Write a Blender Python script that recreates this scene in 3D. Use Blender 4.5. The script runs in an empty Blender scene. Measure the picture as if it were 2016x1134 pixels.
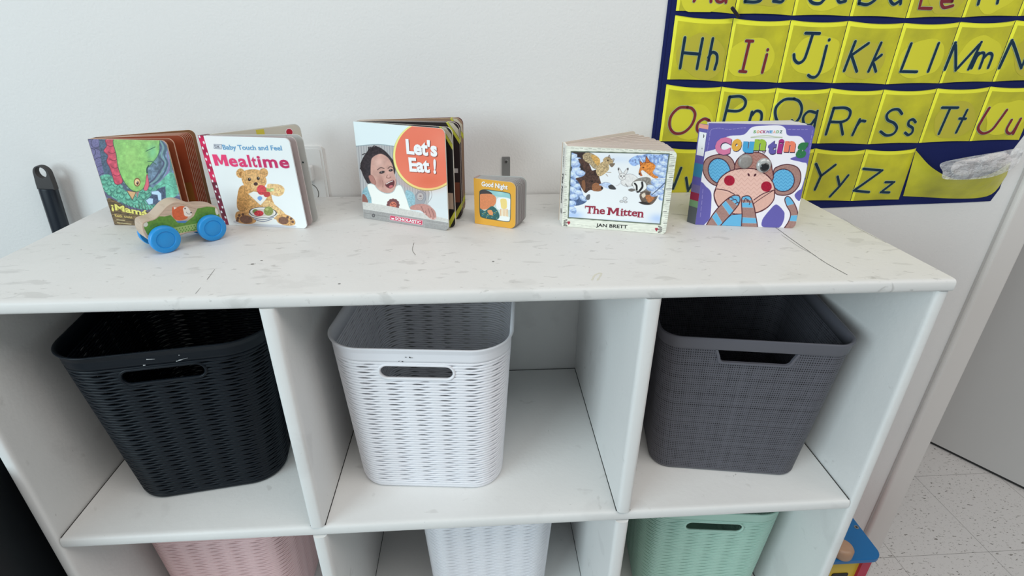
import bpy, bmesh, math, random
import numpy as np
from mathutils import Vector, Matrix
# ------------------------------------------------------------------ camera
SC = bpy.context.scene
CAM = np.array([0.0198, -0.5564, 0.2794]); EUL = (1.1089, -0.0056, -0.0631); FPX = 1033.93
cam_data = bpy.data.cameras.new('camera'); cam = bpy.data.objects.new('camera', cam_data)
SC.collection.objects.link(cam)
cam.location = CAM; cam.rotation_euler = EUL
cam_data.sensor_width = 36; cam_data.lens = FPX/2016*36; cam_data.clip_start = .01
SC.camera = cam
SC.view_settings.view_transform = 'Standard'; SC.view_settings.look = 'None'
SC.view_settings.gamma = 1; SC.view_settings.use_curve_mapping = False
SC.view_settings.exposure = 0.0
# ------------------------------------------------------------------ world and lights
world = bpy.data.worlds.new('world'); SC.world = world; world.use_nodes = True
world.node_tree.nodes['Background'].inputs[0].default_value = (.90, .95, 1, 1)
world.node_tree.nodes['Background'].inputs[1].default_value = .17
def area(name, loc, target, size, power, col):
    l = bpy.data.lights.new(name, 'AREA'); l.energy = power; l.color = col; l.shape = 'RECTANGLE'
    l.size, l.size_y = size
    o = bpy.data.objects.new(name, l); SC.collection.objects.link(o); o.location = loc
    o.rotation_euler = (Vector(target)-Vector(loc)).to_track_quat('-Z', 'Y').to_euler(); return o
area('window_light', (-2.3, -1.9, .75), (0, .1, -.15), (1.8, 1.5), 63, (.76, .93, 1))
area('ceiling_panel_light', (.3, -.9, 1.75), (.2, .0, -.2), (1.6, 1.0), 19, (1, .97, .93))
area('ceiling_panel_light', (2.2, -.9, 1.7), (1.0, .4, -.4), (1.2, .8), 13, (1, .93, .88))

# ------------------------------------------------------------------ helpers
def Rm(rx, ry, rz):
    return np.array(Matrix.Rotation(rz, 3, 'Z') @ Matrix.Rotation(ry, 3, 'Y') @ Matrix.Rotation(rx, 3, 'X'))
RM = Rm(*EUL)
def ray(u, v): return RM @ np.array([(u-1008)/FPX, -(v-567)/FPX, -1.])
def at_y(u, v, y): d = ray(u, v); return CAM + d*(y-CAM[1])/d[1]
def at_z(u, v, z): d = ray(u, v); return CAM + d*(z-CAM[2])/d[2]
def proj(P):
    q = (np.asarray(P, float)-CAM) @ RM
    return np.stack([1008+FPX*q[..., 0]/-q[..., 2], 567-FPX*q[..., 1]/-q[..., 2]], -1)
def lin(c, k=1.0):
    c = np.asarray(c, float)/255; k = 1+(k-1)*.75; g = c.mean(-1, keepdims=True); c = c*.90+g*.10
    return np.clip(np.where(c <= .04045, c/12.92, ((c+.055)/1.055)**2.4)*k, 0, .95)
class Empty_(object): pass
def tag(o, label=None, cat=None, group=None, kind=None):
    if label: o['label'] = label
    if cat: o['category'] = cat
    if group: o['group'] = group
    if kind: o['kind'] = kind
    return o
def empty(name, loc, label, cat, rz=0, group=None):
    o = bpy.data.objects.new(name, None); SC.collection.objects.link(o)
    o.location = loc; o.rotation_euler = (0, 0, rz); o.empty_display_size = .02
    return tag(o, label, cat, group)
class MB:
    def __init__(s): s.v = []; s.f = []; s.m = []; s.c = []; s.n = 0; s.mats = []; s.uv = None
    def mi(s, mat):
        if mat not in s.mats: s.mats.append(mat)
        return s.mats.index(mat)
    def add(s, v, f, mat, col=(1, 1, 1)):
        v = np.asarray(v, float).reshape(-1, 3); i = s.mi(mat)
        col = np.asarray(col, float)
        if col.ndim == 1: col = np.tile(col[:3], (len(v), 1))
        s.c.append(col)
        if isinstance(f, np.ndarray): f = (f+s.n).tolist()
        else: f = [[a+s.n for a in q] for q in f]
        s.v.append(v); s.f += f; s.m += [i]*len(f); s.n += len(v); return s
    def box(s, x0, x1, y0, y1, z0, z1, mat, **k):
        v = [(x, y, z) for x in (x0, x1) for y in (y0, y1) for z in (z0, z1)]
        return s.add(v, [(0, 1, 3, 2), (4, 6, 7, 5), (0, 4, 5, 1), (2, 3, 7, 6), (0, 2, 6, 4), (1, 5, 7, 3)], mat, **k)
    def prism(s, pts, a, b, mat, ax='y', col=(1, 1, 1)):
        # polygon pts (2D) extruded between a and b along axis
        n = len(pts)
        def P(p, t): return {'y': (p[0], t, p[1]), 'x': (t, p[0], p[1]), 'z': (p[0], p[1], t)}[ax]
        v = [P(p, a) for p in pts]+[P(p, b) for p in pts]
        f = [list(range(n))[::-1], list(range(n, 2*n))]+[(i, (i+1) % n, n+(i+1) % n, n+i) for i in range(n)]
        return s.add(v, f, mat, col)
    def lathe(s, prof, n, mat, M=None, col=(1, 1, 1), close=True):
        a = np.linspace(0, 2*np.pi, n, endpoint=False)
        v = np.array([(r*np.cos(t), r*np.sin(t), z) for r, z in prof for t in a])
        if M is not None: v = v @ np.array(M)[:3, :3].T + np.array(M)[:3, 3]
        k = len(prof); f = [(i*n+j, i*n+(j+1) % n, (i+1)*n+(j+1) % n, (i+1)*n+j) for i in range(k-1) for j in range(n)]
        if close: f += [list(range(n))[::-1], list(range((k-1)*n, k*n))]
        return s.add(v, f, mat, col)
    def build(s, name, parent=None, smooth=False, auto=None, tf=None, recalc=True):
        v = np.concatenate(s.v) if s.v else np.zeros((0, 3))
        if tf is not None: v = tf(v)
        me = bpy.data.meshes.new(name); me.from_pydata(v.tolist(), [], s.f)
        for m in s.mats: me.materials.append(m)
        me.polygons.foreach_set('material_index', s.m)
        a = me.color_attributes.new('Col', 'FLOAT_COLOR', 'POINT')
        c = np.concatenate(s.c); a.data.foreach_set('color', np.c_[c, np.ones(len(c))].ravel())
        if recalc:
            bm = bmesh.new(); bm.from_mesh(me); bmesh.ops.recalc_face_normals(bm, faces=bm.faces); bm.to_mesh(me); bm.free()
        if smooth:
            me.polygons.foreach_set('use_smooth', [True]*len(me.polygons))
            if auto: me.set_sharp_from_angle(angle=math.radians(auto))
        me.update()
        o = bpy.data.objects.new(name, me); SC.collection.objects.link(o)
        if parent: o.parent = parent
        return o
# ------------------------------------------------------------------ materials
def mat(name, col=(.8, .8, .8), rough=.5, metal=0, spec=.5, attr=False, bump=None, noise=None, marks=None, trans=0, alpha=1, coat=0, sub=0):
    m = bpy.data.materials.new(name); m.use_nodes = True; nt = m.node_tree; N = nt.nodes; L = nt.links
    b = N['Principled BSDF']; b.inputs['Roughness'].default_value = rough; b.inputs['Metallic'].default_value = metal
    b.inputs['Specular IOR Level'].default_value = spec; b.inputs['Coat Weight'].default_value = coat
    b.inputs['Transmission Weight'].default_value = trans; b.inputs['Alpha'].default_value = alpha
    col = tuple(float(x) for x in col[:3])
    b.inputs['Base Color'].default_value = (*col, 1)
    out = None
    tc = N.new('ShaderNodeTexCoord')
    def sock(): 
        return out
    if attr:
        a = N.new('ShaderNodeAttribute'); a.attribute_name = 'Col'; out = a.outputs['Color']
    else:
        r = N.new('ShaderNodeRGB'); r.outputs[0].default_value = (*col, 1); out = r.outputs[0]
    def mix(fac, A, B, typ='MIX'):
        x = N.new('ShaderNodeMix'); x.data_type = 'RGBA'; x.blend_type = typ
        if isinstance(fac, float): x.inputs[0].default_value = fac
        else: L.new(fac, x.inputs[0])
        L.new(A, x.inputs[6])
        if isinstance(B, tuple): x.inputs[7].default_value = (*B, 1)
        else: L.new(B, x.inputs[7])
        return x.outputs[2]
    def noi(scale, detail=4, stretch=None, off=0, dist=0):
        n = N.new('ShaderNodeTexNoise'); n.inputs['Scale'].default_value = scale; n.inputs['Detail'].default_value = detail
        n.inputs['Distortion'].default_value = dist
        mp = N.new('ShaderNodeMapping'); mp.inputs['Location'].default_value = (off, off*1.7, off*.3)
        if stretch: mp.inputs['Scale'].default_value = stretch
        L.new(tc.outputs['Object'], mp.inputs[0]); L.new(mp.outputs[0], n.inputs['Vector']); return n.outputs[0]
    def ramp(s, a, c, x=0., y=1.):
        r = N.new('ShaderNodeMapRange'); L.new(s, r.inputs[0]); r.inputs[1].default_value = a; r.inputs[2].default_value = c
        r.inputs[3].default_value = x; r.inputs[4].default_value = y; return r.outputs[0]
    if noise:   # (scale, amount, colour2)
        for sc, am, c2 in noise:
            out = mix(ramp(noi(sc, 5), .35, .75, 0, am), out, tuple(c2))
    if marks:   # (scale, threshold, amount, colour, stretch)
        for i, (sc, th, am, c2, st) in enumerate(marks):
            out = mix(ramp(noi(sc, 6, st, 3.1+i*5, .6), th, th+.05, 0, am), out, tuple(c2))
    L.new(out, b.inputs['Base Color'])
    if bump:    # list of (scale, strength, distance)
        prev = None
        for sc, st, di in bump:
            bp = N.new('ShaderNodeBump'); bp.inputs['Strength'].default_value = st; bp.inputs['Distance'].default_value = di
            L.new(noi(sc, 4), bp.inputs['Height'])
            if prev: L.new(prev, bp.inputs['Normal'])
            prev = bp.outputs[0]
        L.new(prev, b.inputs['Normal'])
    m['nt'] = 1
    return m
M = {}
M['wall'] = mat('wall_paint', (.80, .79, .775), .75, spec=.25, bump=[(260, .25, .002), (60, .1, .002)], noise=[(2.5, .12, (.74, .74, .73))])
M['trim'] = mat('trim_paint', (.74, .71, .68), .55, bump=[(40, .1, .001)])
M['door'] = mat('door_paint', (.62, .60, .58), .5, bump=[(300, .1, .0005)], noise=[(3, .2, (.56, .55, .53))])
M['gap'] = mat('dark_gap', (.03, .03, .03), .9)
WT = (.80, .80, .785)
M['unit'] = mat('white_brushed_paint', WT, .48, spec=.4, bump=[(140, .22, .0012), (18, .25, .003)],
   noise=[(9, .18, (.70, .70, .69))], marks=[(8, .62, .22, (.58, .57, .56), (1, 1, 1)), (26, .68, .35, (.50, .49, .47), (1, 1, 1)), (120, .735, .55, (.28, .27, .25), (1, 1, 1))])
M['unit_top'] = mat('worn_white_paint', (.77, .76, .74), .5, spec=.35, bump=[(120, .25, .0012), (14, .25, .003)],
   noise=[(7, .35, (.66, .655, .64)), (30, .15, (.70, .69, .67))],
   marks=[(11, .60, .30, (.60, .59, .57), (1, 1.8, 1)), (22, .63, .45, (.52, .51, .49), (1, 2.6, 1)), (60, .65, .5, (.42, .41, .39), (1, 2.2, 1)), (150, .73, .75, (.22, .21, .19), (1, 1.6, 1)), (3.2, .66, .5, (.72, .69, .56), (1, 1, 1))])
M['crack'] = mat('hairline_crack', (.16, .15, .14), .9)
M['yellowed'] = mat('yellowed_paint', (.70, .68, .58), .6)
def plastic(name, c, rough=.38, spec=.45): return mat(name, c, rough, spec=spec, bump=[(400, .06, .0004)])
M['bwhite'] = plastic('white_plastic', (.88, .88, .92)); M['bblack'] = plastic('black_plastic', (.0045, .0080, .0130), .45, .22)
M['bpink'] = plastic('pink_plastic', (.82, .57, .57)); M['bmint'] = plastic('mint_plastic', (.44, .66, .56))
M['print'] = mat('printed_board', attr=True, rough=.42, spec=.35, bump=[(500, .05, .0002)])
M['printg'] = mat('glossy_printed_board', attr=True, rough=.22, spec=.5)
M['flat'] = mat('painted_surface', attr=True, rough=.45)
M['ink'] = M['print']
def pcol(c, k=1.3): return tuple(lin(c, k))

# ------------------------------------------------------------------ 2D art toolkit
def smooth_closed(p, n=8):
    p = np.asarray(p, float); k = len(p); o = []
    for i in range(k):
        a, b, c, d = p[i-1], p[i], p[(i+1) % k], p[(i+2) % k]
        for t in np.arange(n)/n:
            o.append(.5*((2*b)+(-a+c)*t+(2*a-5*b+4*c-d)*t*t+(-a+3*b-3*c+d)*t**3))
    return np.array(o)
def smooth_open(p, n=8):
    p = np.asarray(p, float)
    if len(p) < 3: return p
    q = np.vstack([2*p[0]-p[1], p, 2*p[-1]-p[-2]]); o = []
    for i in range(1, len(q)-2):
        a, b, c, d = q[i-1], q[i], q[i+1], q[i+2]
        for t in np.arange(n)/n:
            o.append(.5*((2*b)+(-a+c)*t+(2*a-5*b+4*c-d)*t*t+(-a+3*b-3*c+d)*t**3))
    o.append(p[-1]); return np.array(o)
def vnoise(X, Y, scale, seed=0):
    r = np.random.RandomState(seed); g = r.rand(64, 64)
    x = X/scale; y = Y/scale; xi = np.floor(x).astype(int); yi = np.floor(y).astype(int); fx = x-xi; fy = y-yi
    fx = fx*fx*(3-2*fx); fy = fy*fy*(3-2*fy); a = lambda i, j: g[(xi+i) % 64, (yi+j) % 64]
    return (a(0, 0)*(1-fx)+a(1, 0)*fx)*(1-fy)+(a(0, 1)*(1-fx)+a(1, 1)*fx)*fy
class Art:
    def __init__(s, X, Y, base, aa=1.5): s.X = X; s.Y = Y; s.aa = aa; s.C = np.tile(np.array(base, float), X.shape+(1,)); s.clip = None
    def put(s, d, col, tex=0, ts=8, seed=1, alpha=1, stretch=(1, 1)):
        a = np.clip(.5-d/s.aa, 0, 1)*alpha
        if s.clip is not None: a = a*s.clip
        c = np.array(col, float)
        c = c if not tex else c*(1+tex*2*(vnoise(s.X*stretch[0], s.Y*stretch[1], ts, seed)-.5)+tex*(vnoise(s.X*stretch[0], s.Y*stretch[1], ts*.35, seed+7)-.5))[..., None]
        s.C = s.C*(1-a[..., None])+c*a[..., None]
    def dseg(s, pts, closed):
        pts = np.asarray(pts, float); D = np.full(s.X.shape, 1e9); n = len(pts)
        for i in range(n if closed else n-1):
            a = pts[i]; b = pts[(i+1) % n]; e = b-a; l = (e**2).sum()+1e-9
            t = np.clip(((s.X-a[0])*e[0]+(s.Y-a[1])*e[1])/l, 0, 1)
            D = np.minimum(D, (s.X-a[0]-t*e[0])**2+(s.Y-a[1]-t*e[1])**2)
        return np.sqrt(D)
    def dpoly(s, pts):
        pts = np.asarray(pts, float); ins = np.zeros(s.X.shape, bool); n = len(pts)
        for i in range(n):
            x1, y1 = pts[i]; x2, y2 = pts[(i+1) % n]
            if y1 == y2: continue
            c = ((y1 > s.Y) != (y2 > s.Y)) & (s.X < (x2-x1)*(s.Y-y1)/(y2-y1)+x1); ins ^= c
        d = s.dseg(pts, True); return np.where(ins, -d, d)
    def poly(s, pts, col, edge=None, ew=3, sm=False, **k):
        if sm: pts = smooth_closed(pts, 6)
        d = s.dpoly(pts); s.put(d, col, **k)
        if edge is not None: s.put(np.abs(d)-ew/2, edge)
        return d
    def blob(s, pts, col, **k): return s.poly(pts, col, sm=True, **k)
    def line(s, pts, w, col, sm=True, **k):
        if sm and len(pts) > 2: pts = smooth_open(pts, 6)
        s.put(s.dseg(pts, False)-w/2, col, **k)
    def ell(s, cx, cy, rx, ry, col, rot=0, edge=None, ew=3, **k):
        c, n = math.cos(math.radians(rot)), math.sin(math.radians(rot)); x = s.X-cx; y = s.Y-cy
        u = (x*c+y*n)/rx; v = (-x*n+y*c)/ry; d = (np.sqrt(u*u+v*v)-1)*min(rx, ry); s.put(d, col, **k)
        if edge is not None: s.put(np.abs(d)-ew/2, edge)
        return d
    def glow(s, cx, cy, rx, ry, col, a):
        d = ((s.X-cx)/rx)**2+((s.Y-cy)/ry)**2; w = np.exp(-d*2)*a
        if s.clip is not None: w = w*s.clip
        s.C = s.C*(1-w[..., None])+np.array(col, float)*w[..., None]
def homog(src, dst):
    A = []; b = []
    for (x, y), (u, v) in zip(src, dst):
        A += [[x, y, 1, 0, 0, 0, -u*x, -u*y], [0, 0, 0, x, y, 1, -v*x, -v*y]]; b += [u, v]
    h = np.linalg.solve(A, b); return np.append(h, 1).reshape(3, 3)
def hap(H, x, y):
    w = H[2, 0]*x+H[2, 1]*y+H[2, 2]; return (H[0, 0]*x+H[0, 1]*y+H[0, 2])/w, (H[1, 0]*x+H[1, 1]*y+H[1, 2])/w
_tc = {}
def text_mesh(body, off=.0, shear=0):
    key = (body, off, shear)
    if key in _tc: return _tc[key]
    c = bpy.data.curves.new('t', 'FONT'); c.body = body; c.size = 1; c.offset = off; c.shear = shear; c.resolution_u = 3; c.fill_mode = 'FRONT'
    o = bpy.data.objects.new('t', c); SC.collection.objects.link(o)
    dg = bpy.context.evaluated_depsgraph_get(); me = o.evaluated_get(dg).to_mesh()
    v = np.array([q.co[:] for q in me.vertices])[:, :2] if len(me.vertices) else np.zeros((0, 2))
    f = [list(p.vertices) for p in me.polygons]
    bpy.data.objects.remove(o); bpy.data.curves.remove(c)
    _tc[key] = (v, f); return v, f
CAPH = None
def cap_height():
    global CAPH
    if CAPH is None: v, f = text_mesh('H'); CAPH = v[:, 1].max()
    return CAPH
def rrect(x0, x1, z0, z1, r, n=6, corners=(1, 1, 1, 1)):   # corners: bl br tr tl
    o = []
    for (cx, cz, a0, on, px, pz) in ((x0+r, z0+r, 180, corners[0], x0, z0), (x1-r, z0+r, 270, corners[1], x1, z0), (x1-r, z1-r, 0, corners[2], x1, z1), (x0+r, z1-r, 90, corners[3], x0, z1)):
        if not on or r <= 0: o.append((px, pz)); continue
        for t in np.linspace(a0, a0+90, n+1): o.append((cx+r*math.cos(math.radians(t)), cz+r*math.sin(math.radians(t))))
    return o
# ------------------------------------------------------------------ the room
YW = .397; ZF = -1.17
def struct(name, mb, smooth=False, **k):
    o = mb.build(name, smooth=smooth, **k); o['kind'] = 'structure'; return o
struct('wall_back', MB().box(-3.2, 1.085, YW, YW+.12, ZF, 1.75, M['wall']))
struct('trim_1', MB().prism(rrect(1.083, 1.142, YW-.013, YW+.13, .006, 4, (1, 1, 0, 0)), ZF, 2.0, M['trim'], 'z'))
struct('trim_2', MB().box(1.0785, 1.0832, YW-.003, YW+.002, ZF, 2.0, mat('caulk_groove', (.52, .50, .48), .8)))
# speckled vinyl floor tiles
fm = mat('vinyl_tile', (.78, .75, .73), .42, spec=.4, noise=[(3, .2, (.73, .70, .68))],
         marks=[(80, .62, .85, (.17, .15, .13), (1, 2.4, 1)), (120, .63, .6, (.36, .32, .29), (2.2, 1, 1)), (55, .66, .5, (.72, .70, .68), (1, 1, 1))])
fl = MB().box(-3.2, 3.6, -2.6, 3.2, ZF-.05, ZF, fm)
jm = mat('tile_joint', (.36, .34, .33), .8)
for x in np.arange(1.5715-.305*12, 3.5, .305): fl.box(x-.0006, x+.0006, -2.6, 3.2, ZF, ZF+.0003, jm)
for y in np.arange(.4406-.305*9, 3.1, .305): fl.box(-3.2, 3.6, y-.0006, y+.0006, ZF, ZF+.0003, jm)
struct('floor', fl)
struct('wall_far', MB().box(1.0, 3.6, 3.1, 3.2, ZF, 1.75, M['wall']))
# white door leaf standing open beyond the casing
dd = MB(); L_ = 1.1; dd.prism(rrect(0, L_, 0, .042, .003, 2), ZF+.012, ZF+2.05, M['door'], 'z')
dd.box(.01, L_-.01, .004, .038, ZF+.002, ZF+.012, M['gap'])
do = struct('door_1', dd); a_ = math.radians(-57.1)
do.location = (1.7475-.14*math.cos(a_), .912-.14*math.sin(a_), 0); do.rotation_euler = (0, 0, a_)

# ------------------------------------------------------------------ cubby shelf
XL, XR, D, TT, TH, HC = -.6154, .6126, .392, .01734, .021, .37116
unit = empty('cubby_shelf', (0, .196, ZF), 'worn white painted wooden cubby shelf with nine open compartments standing against the white wall', 'shelf')
unit_off = np.array([0, -.196, -ZF])
def nosed(a0, a1, y0, y1, n=7, r=None):
    # profile with a rounded front (towards -y): list of (a, y)
    h = (a1-a0)/2; r = r or h*.9; o = [(a1, y1), (a0, y1)]
    for t in np.linspace(0, math.pi, n+4):
        s_, c_ = math.sin(t), math.cos(t)
        o.append(((a0+a1)/2-h*np.sign(c_)*abs(c_)**.6, y0+r-r*abs(s_)**.7))
    return o
def hboard(name, x0, x1, y0, y1, z0, z1, m, extra=None):
    p = nosed(z0, z1, y0, y1); mb = MB().prism([(y, z) for z, y in p], x0, x1, m, 'x')
    if extra: extra(mb)
    return mb.build(name, unit, smooth=True, auto=35, tf=lambda v: v+unit_off)
def vboard(name, x0, x1, y0, y1, z0, z1, m):
    p = nosed(x0, x1, y0, y1)
    return MB().prism([(x, y) for x, y in p], z0, z1, m, 'z').build(name, unit, smooth=True, auto=35, tf=lambda v: v+unit_off)
def top_extra(mb):
    def strip(pts, w, m_):
        P = np.array([at_z(u, v, .00015)[:2] for u, v in pts]); P = smooth_open(P, 5) if len(P) > 2 else P
        t = np.gradient(P, axis=0); nn = np.c_[-t[:, 1], t[:, 0]]; nn /= np.linalg.norm(nn, axis=1)[:, None]
        ww = w*(.5+.5*np.abs(np.sin(np.arange(len(P))*1.7)))[:, None]
        v = np.vstack([np.c_[P+nn*ww, np.full(len(P), .0002)], np.c_[P-nn*ww, np.full(len(P), .0002)]]); n = len(P)
        mb.add(v, [(i, i+1, n+i+1, n+i) for i in range(n-1)], m_)
    strip([(1526, 447), (1560, 472), (1590, 493), (1625, 517), (1668, 541)], .0007, M['crack'])
    strip([(1538, 462), (1575, 487), (1600, 500)], .0003, M['crack'])
    strip([(1322, 421), (1345, 423), (1368, 425)], .0004, M['crack'])
    strip([(1660, 430), (1690, 450), (1745, 478)], .0003, M['crack'])
    strip([(423, 530), (408, 550)], .0004, M['crack']); strip([(395, 566), (385, 578)], .0003, M['crack'])
    strip([(815, 478), (812, 492), (818, 502)], .0004, M['crack'])
    strip([(1165, 552), (1172, 541), (1184, 538), (1176, 552)], .0014, M['yellowed'])
    for u, v, s_ in ((971, 515, .0012), (497, 520, .0016), (515, 513, .0012), (668, 559, .0012), (1325, 445, .0009), (612, 430, .0007), (160, 492, .0007), (1440, 452, .0007)):
        p = at_z(u, v, 0); a = np.linspace(0, 2*np.pi, 8, endpoint=False)
        mb.add(np.c_[p[0]+s_*1.5*np.cos(a), p[1]+s_*np.sin(a), np.full(8, .0002)], [list(range(8))], M['crack'])
hboard('top_board', XL, XR, -.003, D, -TT, 0, M['unit_top'], top_extra)
vboard('side_panel', XL, XL+.0165, 0, D, ZF, -TT, M['unit']); vboard('side_panel', XR-.0165, XR, 0, D, ZF, -TT, M['unit'])
Z1 = -TT-HC; TB = .0195; Z2 = Z1-TB-HC; Z3 = Z2-TB-(HC-.03)
def joints(z):
    def f(mb):
        for x in (-.231-TH/2, -.231+TH/2, .231-TH/2, .231+TH/2): mb.box(x-.0008, x+.0008, .004, D-.010, z, z+.0003, M['gap'])
        for x in (XL+.0185, XR-.0185): mb.box(x-.0007, x+.0007, .004, D-.010, z, z+.0003, M['gap'])
        mb.box(XL+.018, XR-.018, D-.0110, D-.0095, z, z+.0003, M['gap'])
    return f
for z in (Z1, Z2): hboard('shelf_board', XL+.0178, XR-.0178, .0005, D-.0095, z-TB, z, M['unit'], joints(z))
hboard('bottom_board', XL+.017, XR-.017, .0005, D-.008, Z3-.018, Z3, M['unit'])
for z0, z1 in ((Z1, -TT), (Z2, Z1-TB), (Z3, Z2-TB)):
    for x in (-.231, .231): vboard('divider', x-TH/2, x+TH/2, -.002, D-.0095, z0+.0018, z1-.0004, M['unit'])
MB().box(XL+.017, XR-.017, D-.008, D-.002, Z3-.018, -TT, M['unit']).build('back_panel', unit, tf=lambda v: v+unit_off)
MB().box(XL+.017, XR-.017, .03, .042, ZF, Z3-.018, M['unit']).build('kick_board', unit, tf=lambda v: v+unit_off)

# ------------------------------------------------------------------ woven plastic baskets
def rr_fun(hw, hd, r, S=360):
    """rounded rectangle sampler: returns (types) so that loops of different size share topology; front is -y"""
    seg = [('s', 0, 2*(hw-r)), ('c', 0, r*np.pi/2), ('s', 1, 2*(hd-r)), ('c', 1, r*np.pi/2), ('s', 2, 2*(hw-r)), ('c', 2, r*np.pi/2), ('s', 3, 2*(hd-r)), ('c', 3, r*np.pi/2)]
    T = sum(q[2] for q in seg); t = np.arange(S)/S*T; out = []
    cum = np.cumsum([0]+[q[2] for q in seg])
    for x in t:
        i = min(int(np.searchsorted(cum, x, 'right')-1), 7); out.append((i, (x-cum[i])/seg[i][2]))
    return np.array(out), T
def rr_eval(out, hw, hd, r, off=0.):
    i = out[:, 0].astype(int); f = out[:, 1]; P = np.zeros((len(out), 2)); N = np.zeros((len(out), 2))
    cs = [(hw-r, -hd+r), (hw-r, hd-r), (-hw+r, hd-r), (-hw+r, -hd+r)]
    st = [((-hw+r, -hd), (hw-r, -hd), (0, -1)), ((hw, -hd+r), (hw, hd-r), (1, 0)), ((hw-r, hd), (-hw+r, hd), (0, 1)), ((-hw, hd-r), (-hw, -hd+r), (-1, 0))]
    for k in range(4):
        m = i == 2*k; a, b, n = st[k]; P[m] = np.array(a)+(np.array(b)-np.array(a))*f[m][:, None]; N[m] = n
        m = i == 2*k+1; ang = -np.pi/2+k*np.pi/2+f[m]*np.pi/2; d = np.c_[np.cos(ang), np.sin(ang)]
        P[m] = np.array(cs[k])+d*r; N[m] = d
    off = np.asarray(off); return P+N*(off[:, None] if off.ndim else off)
def loops(mb, L, mat_, closed_profile=False, mask=None, flip=False):
    # L: list of (S,3) loops -> quads between successive loops
    S = len(L[0]); k = len(L); v = np.concatenate(L); i = np.arange(S); j = (i+1) % S; F = []
    for a in range(k if closed_profile else k-1):
        b = (a+1) % k; q = np.c_[a*S+i, a*S+j, b*S+j, b*S+i]
        F.append(q)
    F = np.concatenate(F)
    if mask is not None: F = F[mask(v[F].mean(1))]
    mb.add(v, F, mat_)
def basket_geo(wb, wt, db, dt, h, r, rb, NS=50):
    S = 360; dim = lambda z: (wb/2+(wt-wb)/2*z/h, db/2+(dt-db)/2*z/h, rb+(r-rb)*z/h)
    base, T = rr_fun(*dim(h*.5), S); per = np.arange(S)/S
    ncol = 2*round(T/.0374/2); z0, z1 = .009, h-.024; p = (z1-z0)/NS
    slot = lambda c, g=0: (c[:, 1] < -db/2+.0) & (np.clip(np.abs(c[:, 0])-.0405, 0, None)**2+(c[:, 2]-(h-.0405))**2 < (.0115+g)**2)
    def gap(k):
        od = k % 2; ph = per*ncol-(.24 if od else -.0); x = (ph-np.round(ph)); return np.clip(1-(np.abs(x)/(.25 if od else .28))**2, 0, 1)*(.6 if od else 1.)
    weave = MB(); SLn = 0
    def L(z, off): 
        zm = float(np.mean(z)); hw, hd, rr = dim(zm); return np.c_[rr_eval(base, hw, hd, rr, off), z*np.ones(S)]
    for k in range(NS):
        zb, zt = z0+k*p, z0+(k+1)*p; gb, gt = (gap(k) if k else 0*per), (gap(k+1) if k < NS-1 else 0*per)
        ampb, ampt = gb*.30*p, gt*.30*p; lo = zb+ampb; hi = zt-ampt
        tilt = 0
        rings = [L(lo, .0003-.0016*gb), L((lo*.72+hi*.28), .0012+0*per), L((lo*.28+hi*.72), .0012+0*per), L(hi, .0003-.0016*gt), L(hi, -.0022), L(lo, -.0022)]
        loops(weave, rings, None, True, lambda c: ~slot(c, .001))
    rim = []; hw, hd, rr = dim(h)
    prof = [(z1, .0003)]+[(z1+.002+.0027*i, .0009*(i % 2)+.0002) for i in range(1, 5)]+[(h-.008, .0012), (h-.0025, .0034), (h-.0006, .0040), (h, .0028), (h-.0004, .0006), (h-.003, -.0016), (z1, -.0022)]
    rimm = MB(); loops(rimm, [np.c_[rr_eval(base, *dim(z), o), np.full(S, z)] for z, o in prof], None, True)
    bm_ = MB(); prof = [(z0, .0003), (.005, .0002), (.0015, -.0015), (0, -.0045), (0, -.012), (.003, -.012), (.003, -.004), (z0, -.0022)]
    LL = [np.c_[rr_eval(base, *dim(z), o), np.full(S, z)] for z, o in prof]; loops(bm_, LL, None, True)
    bm_.add(LL[4], [list(range(S))[::-1]], None); bm_.add(LL[5], [list(range(S))], None)
    # stadium lip round the hand hole
    lip = MB(); a = np.linspace(0, 2*np.pi, 64, endpoint=False)
    sl = (dt-db)/2/h; ring = []
    for dr, dy in ((-.0002, .0026), (-.0006, -.0008), (.0008, -.0022), (.0030, -.0020), (.0040, .0004), (.0040, .0026)):
        R_ = .0105+dr; x = np.where(np.cos(a) >= 0, .0405, -.0405)+R_*np.cos(a); z = h-.0405+R_*np.sin(a)
        ring.append(np.c_[x, -(db/2+sl*z)+dy, z])
    loops(lip, ring, None, True)
    return weave, rimm, bm_, lip
_b = {}
def basket(name, label, m, pos, yaw, key, dims, scale=1, marks=None, group=None):
    if key not in _b: _b[key] = basket_geo(*dims)
    wb, wt, db, dt, h = dims[:5]
    R_ = np.array([[math.cos(yaw), -math.sin(yaw)], [math.sin(yaw), math.cos(yaw)]])
    c = np.array(pos[:2])+R_ @ np.array([0, db/2*scale])
    e = empty(name, (c[0], c[1], pos[2]), label, 'storage basket', yaw, group); 
    out = []
    for mb, nm in zip(_b[key], ('woven_wall', 'rim', 'base', 'handle_hole_lip')):
        if isinstance(mb, MB):
            mb.mats = [m]; o = mb.build(nm, e, smooth=True); _b.setdefault(key+'o', []).append(o)
        out.append(o)
    if scale != 1:
        for o in e.children: o.scale = (scale, scale, 1)
    if marks:
        for (x, z, w_, t_, ang) in marks[0]:
            q = MB(); sl = (dt-db)/2/h; ca, sa = math.cos(ang), math.sin(ang)
            pts = [(-w_, -t_), (w_, -t_*.3), (w_, t_*.3), (-w_, t_)]
            vv = [(x+a*ca-b*sa, -(db/2+sl*(z))-.0016, z+a*sa+b*ca) for a, b in pts]
            mk = MB().add(vv, [(0, 1, 2, 3)], marks[1]); mk.build('scuff_mark', e)
    return e
Z1e = Z1+.0006
DW = (.2298, .2602, .262, .292, .276, .055, .045)
DB = (.2165, .2725, .250, .290, .281, .058, .048)
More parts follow.
